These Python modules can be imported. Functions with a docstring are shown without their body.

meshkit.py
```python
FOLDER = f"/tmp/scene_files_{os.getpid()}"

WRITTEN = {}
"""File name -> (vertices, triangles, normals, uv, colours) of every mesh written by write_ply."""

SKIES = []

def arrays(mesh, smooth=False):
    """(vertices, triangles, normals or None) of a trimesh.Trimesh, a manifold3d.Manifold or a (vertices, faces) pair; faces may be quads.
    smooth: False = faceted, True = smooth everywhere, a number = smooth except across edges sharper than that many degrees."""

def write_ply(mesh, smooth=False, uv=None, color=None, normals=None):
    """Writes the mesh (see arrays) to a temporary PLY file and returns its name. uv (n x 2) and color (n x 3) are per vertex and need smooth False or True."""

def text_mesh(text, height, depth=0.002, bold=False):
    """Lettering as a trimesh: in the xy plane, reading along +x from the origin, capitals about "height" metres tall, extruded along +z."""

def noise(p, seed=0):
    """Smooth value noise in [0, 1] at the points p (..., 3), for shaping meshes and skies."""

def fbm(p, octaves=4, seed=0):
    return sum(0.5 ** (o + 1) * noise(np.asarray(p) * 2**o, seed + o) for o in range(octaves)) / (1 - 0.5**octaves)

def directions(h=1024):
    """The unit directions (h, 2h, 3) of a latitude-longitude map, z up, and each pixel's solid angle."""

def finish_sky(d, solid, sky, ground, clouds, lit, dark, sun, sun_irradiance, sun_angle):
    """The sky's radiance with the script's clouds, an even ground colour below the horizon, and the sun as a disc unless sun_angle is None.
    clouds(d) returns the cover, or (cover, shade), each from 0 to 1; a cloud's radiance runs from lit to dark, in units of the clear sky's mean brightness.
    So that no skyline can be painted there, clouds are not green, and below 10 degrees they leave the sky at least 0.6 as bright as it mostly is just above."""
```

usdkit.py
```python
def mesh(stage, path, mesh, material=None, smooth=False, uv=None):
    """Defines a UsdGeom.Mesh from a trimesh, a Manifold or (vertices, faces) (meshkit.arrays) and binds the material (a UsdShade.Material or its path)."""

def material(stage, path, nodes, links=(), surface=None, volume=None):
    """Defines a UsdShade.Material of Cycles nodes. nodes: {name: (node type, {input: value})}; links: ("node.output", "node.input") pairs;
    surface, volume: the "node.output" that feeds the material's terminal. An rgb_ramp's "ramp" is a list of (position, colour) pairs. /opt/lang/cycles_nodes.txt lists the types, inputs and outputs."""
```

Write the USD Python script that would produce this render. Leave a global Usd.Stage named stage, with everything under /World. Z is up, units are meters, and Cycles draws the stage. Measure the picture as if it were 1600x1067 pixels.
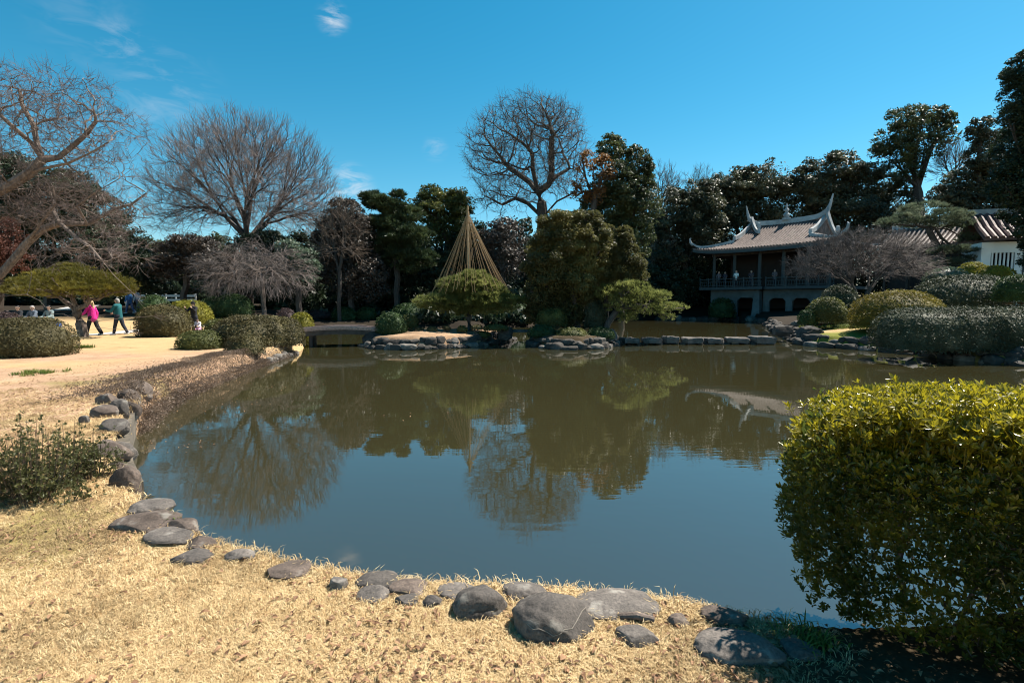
import math, random
import numpy as np, trimesh, manifold3d, usdkit, meshkit, shapely
from shapely.geometry import Polygon
from scipy.spatial import cKDTree
from pxr import Usd, UsdGeom, UsdLux, UsdShade, Sdf, Gf, Vt

random.seed(3)
RNG = np.random.default_rng(11)
stage = Usd.Stage.CreateInMemory()
UsdGeom.SetStageUpAxis(stage, 'Z')
UsdGeom.Xform.Define(stage, '/World')
UsdGeom.Scope.Define(stage, '/World/Looks')

# ------------------------------------------------------------------ camera, sky, sun
EYE = 1.6
PITCH = math.radians(4.5)
cam = UsdGeom.Camera.Define(stage, '/World/camera')
cam.CreateHorizontalApertureAttr(36.0)
cam.CreateVerticalApertureAttr(36.0 * 682 / 1024)
cam.CreateFocalLengthAttr(18.0)
cam.CreateClippingRangeAttr(Gf.Vec2f(0.05, 5000))
cam.CreateExposureAttr(1.3)
cam.AddTranslateOp().Set((0, 0, EYE))
cam.AddRotateXOp().Set(90 - 4.5)

SUN_AZ, SUN_EL = math.radians(60), math.radians(56)
SUN_DIR = np.array([math.sin(SUN_AZ) * math.cos(SUN_EL), math.cos(SUN_AZ) * math.cos(SUN_EL), math.sin(SUN_EL)])
sun = UsdLux.DistantLight.Define(stage, '/World/sun')
sun.CreateIntensityAttr(1.25)
sun.CreateAngleAttr(0.5)
sun.CreateColorAttr(Gf.Vec3f(1.0, 0.93, 0.82))
sun.CreateNormalizeAttr(True)
sun.AddRotateZOp().Set(-math.degrees(SUN_AZ))
sun.AddRotateXOp().Set(-(90 - math.degrees(SUN_EL)))

F, CX, CY = 800.0, 800.0, 533.5


def ray(px, py):
    a, b = (px - CX) / F, (CY - py) / F
    d = np.array([a, math.cos(PITCH) + b * math.sin(PITCH), -math.sin(PITCH) + b * math.cos(PITCH)])
    return d / d[1]


def at(px, py, Y):
    """the point of the photograph's place seen at that pixel, Y metres ahead"""
    return np.array([0, 0, EYE]) + ray(px, py) * Y


def on_level(px, py, z):
    d = ray(px, py)
    return np.array([0, 0, EYE]) + d * ((z - EYE) / d[2])


def unit(v):
    v = np.asarray(v, float)
    return v / np.maximum(np.linalg.norm(v, axis=-1, keepdims=True), 1e-9)


def cloud_nodes():
    n = {'tc': ('texture_coordinate', {}),
         'sky': ('sky_texture', {'sky_type': 'single_scattering', 'sun_disc': False, 'sun_elevation': SUN_EL, 'sun_rotation': SUN_AZ,
                                 'altitude': 30.0, 'air_density': 1.0, 'aerosol_density': 0.25, 'ozone_density': 3.0}),
         'grade': ('hsv', {'hue': 0.472, 'saturation': 1.4, 'value': 1.0, 'fac': 1.0}),
         'map': ('mapping', {'scale': (9.0, 9.0, 26.0), 'rotation': (0.0, 0.35, 0.0)}),
         'noise': ('noise_texture', {'scale': 1.6, 'detail': 7.0, 'roughness': 0.62, 'distortion': 0.6}),
         'ramp': ('map_range', {'from_min': 0.44, 'from_max': 0.72, 'to_min': 0.0, 'to_max': 1.0, 'clamp': True}),
         'cl': ('mix', {'mix_type': 'mix', 'color2': (5.6, 6.0, 6.4)}),
         'bg': ('background_shader', {'strength': 0.059})}
    L = [('sky.color', 'grade.color'), ('tc.generated', 'map.vector'), ('map.vector', 'noise.vector'), ('noise.fac', 'ramp.value')]
    prev = None
    for i, (px, py, rad, amt) in enumerate(((140, 42, 0.09, 0.10), (185, 66, 0.05, 0.3), (520, 30, 0.032, 0.9), (545, 296, 0.055, 1.0), (255, 148, 0.10, 0.22), (680, 232, 0.03, 0.3), (1060, -60, 0.0, 0.0))):
        if amt == 0:
            continue
        d = unit(ray(px, py))
        n[f'd{i}'] = ('vector_math', {'math_type': 'distance', 'vector2': tuple(d)})
        n[f'm{i}'] = ('map_range', {'range_type': 'smoothstep', 'from_min': rad, 'from_max': rad * 0.1, 'to_min': 0.0, 'to_max': amt, 'clamp': True})
        L += [('tc.generated', f'd{i}.vector1'), (f'd{i}.value', f'm{i}.value')]
        if prev:
            n[f'a{i}'] = ('math', {'math_type': 'maximum'})
            L += [(prev, f'a{i}.value1'), (f'm{i}.result', f'a{i}.value2')]
            prev = f'a{i}.value'
        else:
            prev = f'm{i}.result'
    n['cov'] = ('math', {'math_type': 'multiply'})
    L += [('ramp.result', 'cov.value1'), (prev, 'cov.value2'), ('cov.value', 'cl.fac'), ('grade.color', 'cl.color1'), ('cl.color', 'bg.color')]
    return n, L


_n, _L = cloud_nodes()
sky_mat = usdkit.material(stage, '/World/Looks/sky', _n, _L, surface='bg.background')
dome = UsdLux.DomeLight.Define(stage, '/World/sky')
UsdShade.MaterialBindingAPI.Apply(dome.GetPrim()).Bind(sky_mat)
dome.GetPrim().SetCustomDataByKey('kind', 'structure')

# ------------------------------------------------------------------ prim helpers
USED, LOC = {}, {}


def numbered(parent, name):
    k = (parent, name)
    n = USED.get(k, -1) + 1
    USED[k] = n
    return f'{parent}/{name}' + (f'_{n:03d}' if n else '')


def tag(prim, label=None, cat=None, group=None, kind=None):
    prim = prim.GetPrim() if hasattr(prim, 'GetPrim') else prim
    for k, v in (('label', label), ('category', cat), ('group', group), ('kind', kind)):
        if v:
            prim.SetCustomDataByKey(k, v)
    return prim


def thing(name, label, cat, loc=(0, 0, 0), group=None, kind=None):
    p = numbered('/World', name)
    x = UsdGeom.Xform.Define(stage, p)
    x.AddTranslateOp().Set(tuple(map(float, loc)))
    LOC[p] = np.asarray(loc, float)
    tag(x, label, cat, group, kind)
    return p


def origin_of(parent):
    for q in (parent, parent.rsplit('/', 1)[0]):
        if q in LOC:
            return LOC[q]
    return np.zeros(3)


def put(name, mesh, m, parent='/World', smooth=False, kind=None, label=None, attr=None):
    """one Mesh prim from a trimesh / manifold / (vertices, faces of 3 or 4 corners, or a list of such arrays)"""
    path = numbered(parent, name)
    org = origin_of(parent)
    if isinstance(mesh, tuple) and not smooth:
        v, fs = mesh
        fs = fs if isinstance(fs, list) else [fs]
        fs = [np.asarray(f, np.int32) for f in fs if len(f)]
        g = UsdGeom.Mesh.Define(stage, path)
        g.CreatePointsAttr(Vt.Vec3fArray.FromNumpy((np.asarray(v) - org).astype(np.float32)))
        g.CreateFaceVertexCountsAttr(Vt.IntArray.FromNumpy(np.concatenate([np.full(len(f), f.shape[1], np.int32) for f in fs])))
        g.CreateFaceVertexIndicesAttr(Vt.IntArray.FromNumpy(np.concatenate([f.ravel() for f in fs])))
        g.CreateSubdivisionSchemeAttr('none')
        UsdShade.MaterialBindingAPI.Apply(g.GetPrim()).Bind(m)
    else:
        v, f, n = meshkit.arrays(mesh if not isinstance(mesh, tuple) or not isinstance(mesh[1], list) else join_faces(mesh), smooth)
        g = UsdGeom.Mesh.Define(stage, path)
        g.CreatePointsAttr(Vt.Vec3fArray.FromNumpy((v - org).astype(np.float32)))
        g.CreateFaceVertexCountsAttr(Vt.IntArray.FromNumpy(np.full(len(f), 3, np.int32)))
        g.CreateFaceVertexIndicesAttr(Vt.IntArray.FromNumpy(f.astype(np.int32).ravel()))
        g.CreateSubdivisionSchemeAttr('none')
        if n is not None:
            g.CreateNormalsAttr(Vt.Vec3fArray.FromNumpy(n.astype(np.float32)))
            g.SetNormalsInterpolation('vertex')
        UsdShade.MaterialBindingAPI.Apply(g.GetPrim()).Bind(m)
    for k, val in (attr or {}).items():
        UsdGeom.PrimvarsAPI(g).CreatePrimvar(k, Sdf.ValueTypeNames.Color3fArray, 'vertex').Set(Vt.Vec3fArray.FromNumpy(np.asarray(val, np.float32)))
    tag(g, label=label, kind=kind)
    return path


def join_faces(mesh):
    v, fs = mesh
    out = [f if f.shape[1] == 3 else np.vstack([f[:, [0, 1, 2]], f[:, [0, 2, 3]]]) for f in map(np.asarray, fs)]
    return v, np.vstack(out)


def single(name, mesh, m, label=None, cat=None, group=None, kind=None, smooth=False, loc=None, attr=None):
    """a thing that is one mesh"""
    p = put(name, mesh, m, '/World', smooth, attr=attr)
    tag(stage.GetPrimAtPath(p), label, cat, group, kind)
    return p


def merge(parts):
    vs, quads, tris, n = [], [], [], 0
    for v, f in parts:
        vs.append(v)
        for g in (f if isinstance(f, list) else [f]):
            g = np.asarray(g)
            if len(g):
                (quads if g.shape[1] == 4 else tris).append(g + n)
        n += len(v)
    return np.vstack(vs), ([np.vstack(quads)] if quads else []) + ([np.vstack(tris)] if tris else [])


def tri_mesh(m):
    return (np.array(m.vertices), [np.array(m.faces)])


# ------------------------------------------------------------------ materials
def M(name, nodes, links, surface):
    return usdkit.material(stage, f'/World/Looks/{name}', nodes, links, surface=surface)


def mat_leaf(name, dark, light, trans=0.25, rough=0.48, patch=0.35, tip=None, spec=0.33):
    trans = min(0.55, trans * 1.7)
    dark, light = tuple(1.9 * x for x in dark), tuple(min(2.4 * x, 0.6) for x in light)
    mid = tuple((a + b) / 2 for a, b in zip(dark, light))
    ramp = [(0.0, dark), (0.55, mid), (1.0, light)] if tip is None else [(0.0, dark), (0.5, mid), (0.85, light), (1.0, tip)]
    n = {'g': ('geometry', {}), 'r': ('rgb_ramp', {'ramp': ramp}),
         'nz': ('noise_texture', {'scale': patch, 'detail': 3.0}),
         'mr': ('map_range', {'from_min': 0.3, 'from_max': 0.7, 'to_min': -0.3, 'to_max': 0.3}),
         'add': ('math', {'math_type': 'add', 'use_clamp': True}),
         'p': ('principled_bsdf', {'roughness': rough, 'specular_ior_level': spec}),
         't': ('translucent_bsdf', {}), 'mx': ('mix_closure', {'fac': trans})}
    L = [('g.position', 'nz.vector'), ('nz.fac', 'mr.value'), ('g.random_per_island', 'add.value1'), ('mr.result', 'add.value2'), ('add.value', 'r.fac'),
         ('r.color', 'p.base_color'), ('r.color', 't.color'), ('p.BSDF', 'mx.closure1'), ('t.BSDF', 'mx.closure2')]
    return M(name, n, L, 'mx.closure')


def mat_rough(name, ramp, scale=6.0, detail=6.0, rough=0.8, bump=0.3, dist=0.02, stretch=(1, 1, 1), spec=0.3, scale2=None, ramp2=None):
    n = {'g': ('geometry', {}), 'm': ('mapping', {'scale': tuple(map(float, stretch))}),
         'nz': ('noise_texture', {'scale': scale, 'detail': detail, 'roughness': 0.62}),
         'r': ('rgb_ramp', {'ramp': ramp}), 'b': ('bump', {'strength': bump, 'distance': dist}),
         'p': ('principled_bsdf', {'roughness': rough, 'specular_ior_level': spec})}
    L = [('g.position', 'm.vector'), ('m.vector', 'nz.vector'), ('nz.fac', 'r.fac'), ('r.color', 'p.base_color'), ('nz.fac', 'b.height'), ('b.normal', 'p.normal')]
    if scale2:
        n['nz2'] = ('noise_texture', {'scale': scale2, 'detail': 5.0, 'roughness': 0.6})
        n['r2'] = ('rgb_ramp', {'ramp': ramp2})
        n['mm'] = ('mix', {'mix_type': 'multiply', 'fac': 1.0})
        L[3] = ('r.color', 'mm.color1')
        L += [('g.position', 'nz2.vector'), ('nz2.fac', 'r2.fac'), ('r2.color', 'mm.color2'), ('mm.color', 'p.base_color')]
    return M(name, n, L, 'p.BSDF')


def mat_plain(name, c, rough=0.7, spec=0.3, var=0.25, scale=5.0):
    lo, hi = tuple(x * (1 - var) for x in c), tuple(min(1, x * (1 + var)) for x in c)
    return mat_rough(name, [(0.3, lo), (0.7, hi)], scale=scale, rough=rough, bump=0.1, dist=0.005, spec=spec)


BARK_DARK = mat_rough('bark_dark', [(0.3, (0.018, 0.014, 0.012)), (0.7, (0.07, 0.055, 0.045))], scale=5, stretch=(4, 4, 1), bump=0.6, dist=0.03)
BARK_GREY = mat_rough('bark_grey', [(0.3, (0.04, 0.03, 0.025)), (0.7, (0.19, 0.145, 0.12))], scale=4, stretch=(3, 3, 1.2), bump=0.6, dist=0.03)
BARK_OAK = mat_rough('bark_oak', [(0.3, (0.025, 0.02, 0.018)), (0.7, (0.10, 0.075, 0.06))], scale=4, stretch=(3, 3, 1), bump=0.5, dist=0.03)
TWIG_PINK = mat_plain('twig_pinkish', (0.185, 0.145, 0.132))
TWIG_GREY = mat_plain('twig_grey', (0.13, 0.105, 0.095))
TWIG_RED = mat_plain('twig_reddish', (0.105, 0.078, 0.069))
TWIG_BROWN = mat_plain('twig_brown', (0.10, 0.07, 0.05))

LEAF_CEDAR = mat_leaf('leaf_cedar', (0.010, 0.018, 0.008), (0.05, 0.06, 0.022), trans=0.15)
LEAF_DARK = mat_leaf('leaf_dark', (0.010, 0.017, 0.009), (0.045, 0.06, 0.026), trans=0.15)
LEAF_MID = mat_leaf('leaf_mid', (0.024, 0.032, 0.012), (0.11, 0.12, 0.038), trans=0.2)
LEAF_OLIVE = mat_leaf('leaf_olive', (0.042, 0.041, 0.014), (0.20, 0.172, 0.052), trans=0.3)
LEAF_GREYG = mat_leaf('leaf_grey_green', (0.022, 0.026, 0.014), (0.125, 0.122, 0.062), trans=0.15)
LEAF_YELLOWG = mat_leaf('leaf_yellow_green', (0.03, 0.038, 0.010), (0.15, 0.14, 0.03), trans=0.25)
LEAF_RUST = mat_leaf('leaf_rust', (0.09, 0.045, 0.015), (0.30, 0.16, 0.04), trans=0.3)
LEAF_REDBR = mat_leaf('leaf_red_brown', (0.05, 0.02, 0.014), (0.17, 0.07, 0.035), trans=0.25)
LEAF_BROWN = mat_leaf('leaf_dull_brown', (0.025, 0.02, 0.016), (0.085, 0.065, 0.048), trans=0.1)
LEAF_SILVER = mat_leaf('leaf_silver', (0.05, 0.07, 0.045), (0.24, 0.27, 0.19), trans=0.15, rough=0.35)
LEAF_WHITE = mat_leaf('leaf_white_bloom', (0.10, 0.115, 0.10), (0.42, 0.45, 0.44), trans=0.2)
NEEDLE_PINE = mat_leaf('needle_pine', (0.075, 0.085, 0.024), (0.28, 0.27, 0.085), trans=0.35, patch=1.2)
NEEDLE_GOLD = mat_leaf('needle_gold', (0.06, 0.055, 0.010), (0.25, 0.20, 0.028), trans=0.25, patch=0.9)
NEEDLE_GREY = mat_leaf('needle_grey_green', (0.05, 0.065, 0.04), (0.21, 0.22, 0.15), trans=0.2, patch=0.8)
NEEDLE_DEEP = mat_leaf('needle_deep', (0.018, 0.028, 0.012), (0.09, 0.11, 0.04), trans=0.15, patch=0.6)
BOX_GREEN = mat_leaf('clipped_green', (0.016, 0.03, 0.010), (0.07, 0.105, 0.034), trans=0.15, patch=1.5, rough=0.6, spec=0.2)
BOX_OLIVE = mat_leaf('clipped_olive', (0.036, 0.040, 0.012), (0.155, 0.15, 0.04), trans=0.15, patch=1.5, rough=0.6, spec=0.2)
BOX_BROWN = mat_leaf('clipped_brown_olive', (0.036, 0.031, 0.013), (0.14, 0.118, 0.048), trans=0.12, patch=1.5, rough=0.6, spec=0.2)
BOX_GREY = mat_leaf('clipped_grey_green', (0.02, 0.025, 0.013), (0.105, 0.105, 0.07), trans=0.1, patch=1.5, rough=0.6, spec=0.2)
BOX_PURPLE = mat_leaf('clipped_purple_brown', (0.03, 0.02, 0.02), (0.11, 0.075, 0.065), trans=0.1, patch=1.5, rough=0.6, spec=0.2)
BOX_YELLOW = mat_leaf('clipped_yellow', (0.08, 0.075, 0.010), (0.30, 0.25, 0.03), trans=0.2, patch=1.5, rough=0.6, spec=0.2)
BOX_GOLD = mat_leaf('clipped_gold', (0.06, 0.05, 0.010), (0.24, 0.19, 0.03), trans=0.2, patch=1.0, tip=(0.32, 0.12, 0.03), rough=0.6, spec=0.2)
AZALEA = mat_leaf('azalea_leaf', (0.03, 0.04, 0.006), (0.17, 0.15, 0.014), trans=0.45, rough=0.34, patch=3.0, tip=(0.30, 0.25, 0.02), spec=0.5)
AZALEA_SUNLIT = mat_leaf('azalea_sunlit_leaf', (0.12, 0.105, 0.006), (0.25, 0.21, 0.013), trans=0.36, rough=0.32, patch=3.0, tip=(0.52, 0.45, 0.07), spec=0.8)  # backlit glow and glints of the bush top put into a yellower leaf colour
SHRUB_LEFT = mat_leaf('loose_shrub_leaf', (0.035, 0.038, 0.014), (0.19, 0.175, 0.07), trans=0.25, patch=4.0, rough=0.4)

def mat_stone(name, c0, c1, c2):
    n = {'g': ('geometry', {}), 'o': ('object_info', {}), 'n1': ('noise_texture', {'scale': 4.5, 'detail': 9.0, 'roughness': 0.65}), 'n2': ('noise_texture', {'scale': 75.0, 'detail': 4.0, 'roughness': 0.6}),
         'v': ('voronoi_texture', {'scale': 11.0, 'feature': 'f1', 'randomness': 1.0}), 'wn': ('noise_texture', {'scale': 9.0, 'detail': 4.0}),
         'r': ('rgb_ramp', {'ramp': [(0.3, c0), (0.5, c1), (0.72, c2)]}), 'r2': ('rgb_ramp', {'ramp': [(0.32, (0.62, 0.62, 0.62)), (0.5, (1.0, 1.0, 1.0)), (0.7, (1.35, 1.32, 1.28))]}),
         'lm': ('map_range', {'from_min': 0.60, 'from_max': 0.70, 'to_min': 0.0, 'to_max': 0.55, 'clamp': True}), 'tone': ('map_range', {'from_min': 0.0, 'from_max': 1.0, 'to_min': 0.72, 'to_max': 1.2}),
         'mm': ('mix', {'mix_type': 'multiply', 'fac': 1.0}), 'mt': ('vector_math', {'math_type': 'scale'}), 'li': ('mix', {'color2': (0.26, 0.245, 0.215)}),
         'hs': ('math', {'math_type': 'multiply_add', 'value2': 0.25}), 'b': ('bump', {'strength': 0.55, 'distance': 0.02}), 'p': ('principled_bsdf', {'roughness': 0.8, 'specular_ior_level': 0.3})}
    L = [('g.position', 'n1.vector'), ('g.position', 'n2.vector'), ('g.position', 'wn.vector'), ('n1.fac', 'r.fac'), ('n2.fac', 'r2.fac'), ('r.color', 'mm.color1'), ('r2.color', 'mm.color2'), ('wn.fac', 'lm.value'),
         ('mm.color', 'li.color1'), ('lm.result', 'li.fac'), ('o.random', 'tone.value'), ('li.color', 'mt.vector1'), ('tone.result', 'mt.scale'), ('mt.vector', 'p.base_color'),
         ('n2.fac', 'hs.value1'), ('n1.fac', 'hs.value3'), ('hs.value', 'b.height'), ('b.normal', 'p.normal')]
    return M(name, n, L, 'p.BSDF')


STONE = mat_stone('river_stone', (0.045, 0.039, 0.035), (0.085, 0.074, 0.066), (0.14, 0.12, 0.105))
STONE_WARM = mat_stone('warm_stone', (0.05, 0.037, 0.03), (0.10, 0.076, 0.062), (0.16, 0.12, 0.098))
ROCK_PALE = mat_plain('pale_vein', (0.21, 0.185, 0.155))
ROCK_DARK = mat_rough('dark_rock', [(0.3, (0.014, 0.012, 0.011)), (0.55, (0.04, 0.035, 0.03)), (0.8, (0.105, 0.09, 0.077))], scale=3.0, detail=9, rough=0.85, bump=0.7, dist=0.06)
ROCK_GREY = mat_rough('grey_rock', [(0.3, (0.05, 0.045, 0.04)), (0.55, (0.11, 0.1, 0.088)), (0.8, (0.21, 0.19, 0.165))], scale=3.0, detail=9, rough=0.85, bump=0.6, dist=0.05)
SLAB = mat_rough('slab_stone', [(0.3, (0.035, 0.03, 0.027)), (0.7, (0.115, 0.10, 0.088))], scale=4.0, detail=8, rough=0.85, bump=0.5, dist=0.03)
CONCRETE = mat_rough('kerb_concrete', [(0.3, (0.05, 0.043, 0.034)), (0.7, (0.15, 0.128, 0.10))], scale=8, detail=8, rough=0.9, bump=0.4, dist=0.01)
WOOD = mat_rough('weathered_wood', [(0.3, (0.12, 0.085, 0.07)), (0.7, (0.30, 0.22, 0.19))], scale=5, stretch=(1, 6, 6), rough=0.8, bump=0.3, dist=0.01)
WOOD_DARK = mat_rough('dark_wood', [(0.3, (0.02, 0.016, 0.014)), (0.7, (0.06, 0.048, 0.04))], scale=5, rough=0.8)
ROPE = mat_plain('straw_rope', (0.25, 0.165, 0.085), rough=0.9)
BAMBOO = mat_plain('pole_wood', (0.30, 0.21, 0.12))

# ------------------------------------------------------------------ terrain
WATER_Z = -0.45


def W(px, py):
    return on_level(px, py, WATER_Z)[:2]


def chaikin(p, n=2):
    p = np.asarray(p, float)
    for _ in range(n):
        q = np.roll(p, -1, 0)
        p = np.stack([p * .75 + q * .25, p * .25 + q * .75], 1).reshape(-1, 2)
    return p


POND = chaikin([W(470, 550), W(440, 561), W(392, 578)] + [on_level(*p, -0.16)[:2] for p in ((296, 596), (234, 626), (203, 665), (192, 715), (204, 768), (256, 818), (342, 868), (465, 898), (560, 920), (700, 935), (830, 942), (1000, 955), (1130, 980), (1260, 1002))]
               + [(2.6, 2.6), (8, 4.8), (15, 7.0), (22, 9.5), (20.5, 12.5)] + [W(1600, 574), W(1450, 557), W(1340, 546), W(1255, 541)]
               + [(14.6, 26.5), (17, 33), (21.5, 43), (24.5, 51), (22.5, 56.5), (12, 57), (4, 51), (1.5, 41), (-3, 38), (-9, 40), (-16.5, 37), (-17, 30.5), (-12.2, 27.2), (-10.0, 24.8), (-9.3, 23.0)])
ISLE_A = chaikin([W(*p) for p in ((566, 541), (585, 546), (640, 547), (700, 545), (760, 540), (805, 531))] + [(0.1, 26.8), (-2, 28.6), (-5, 28.4), (-7.0, 26.6), (-7.3, 24.5)])
ISLE_B = chaikin([W(*p) for p in ((826, 539), (850, 545), (900, 547), (950, 544), (975, 536))] + [(5.2, 26.2), (4.2, 28.0), (2.2, 28.0), (0.8, 26.2)])


def signed(P, poly):
    """distance to the outline, positive inside"""
    A, B = poly, np.roll(poly, -1, 0)
    d2 = np.full(len(P), 1e9)
    inside = np.zeros(len(P), bool)
    for a, b in zip(A, B):
        e = b - a
        t = np.clip(((P - a) @ e) / max(e @ e, 1e-12), 0, 1)
        d2 = np.minimum(d2, ((P - a - t[:, None] * e) ** 2).sum(1))
        c = (a[1] > P[:, 1]) != (b[1] > P[:, 1])
        with np.errstate(divide='ignore', invalid='ignore'):
            xx = (b[0] - a[0]) * (P[:, 1] - a[1]) / (b[1] - a[1]) + a[0]
        inside ^= c & (P[:, 0] < xx)
    d = np.sqrt(d2)
    return np.where(inside, d, -d)


def sstep(x, a, b):
    t = np.clip((x - a) / (b - a), 0, 1)
    return t * t * (3 - 2 * t)


def terrain(P):
    P = np.asarray(P, float)
    sp, sa, sb = -signed(P, POND), signed(P, ISLE_A), signed(P, ISLE_B)
    x, y = P[:, 0], P[:, 1]
    s = np.maximum(sp, np.maximum(sa, sb))
    p3 = np.column_stack([x, y, np.zeros(len(x))])
    base = 0.10 * (meshkit.fbm(p3 * 0.25, 3, 5) - 0.5) + 0.035 * (meshkit.fbm(p3 * 1.7, 3, 8) - 0.5)
    right = sstep(x, 9.5, 13.0) * sstep(y, 8, 14)
    base = base + right * 0.105 * np.clip(sp - 0.3, 0, 11)
    base = base + sstep(y, 36, 60) * 0.5
    isl = np.maximum(sa, sb)
    base = np.where(isl > 0, 0.0 + 0.10 * np.clip(isl, 0, 2.2) + base * 0.8, base)
    base = base + 0.06 * np.clip(y - 25, 0, 14) * sstep(-x, 15, 19)
    wide = np.where(isl > -0.5, 0.4, np.where(y < 9, 0.12, 0.24))
    low = np.where(y < 9, -0.06, -0.16)
    z = -0.85 + (base + 0.85) * sstep(s, low, wide)
    z = np.where(s < low, -0.85 - np.minimum(1.0, (-s - 0.16) * 0.3), z)
    return z, s, sp, isl


def gz(x, y):
    return float(terrain(np.array([[x, y]]))[0][0])


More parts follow.
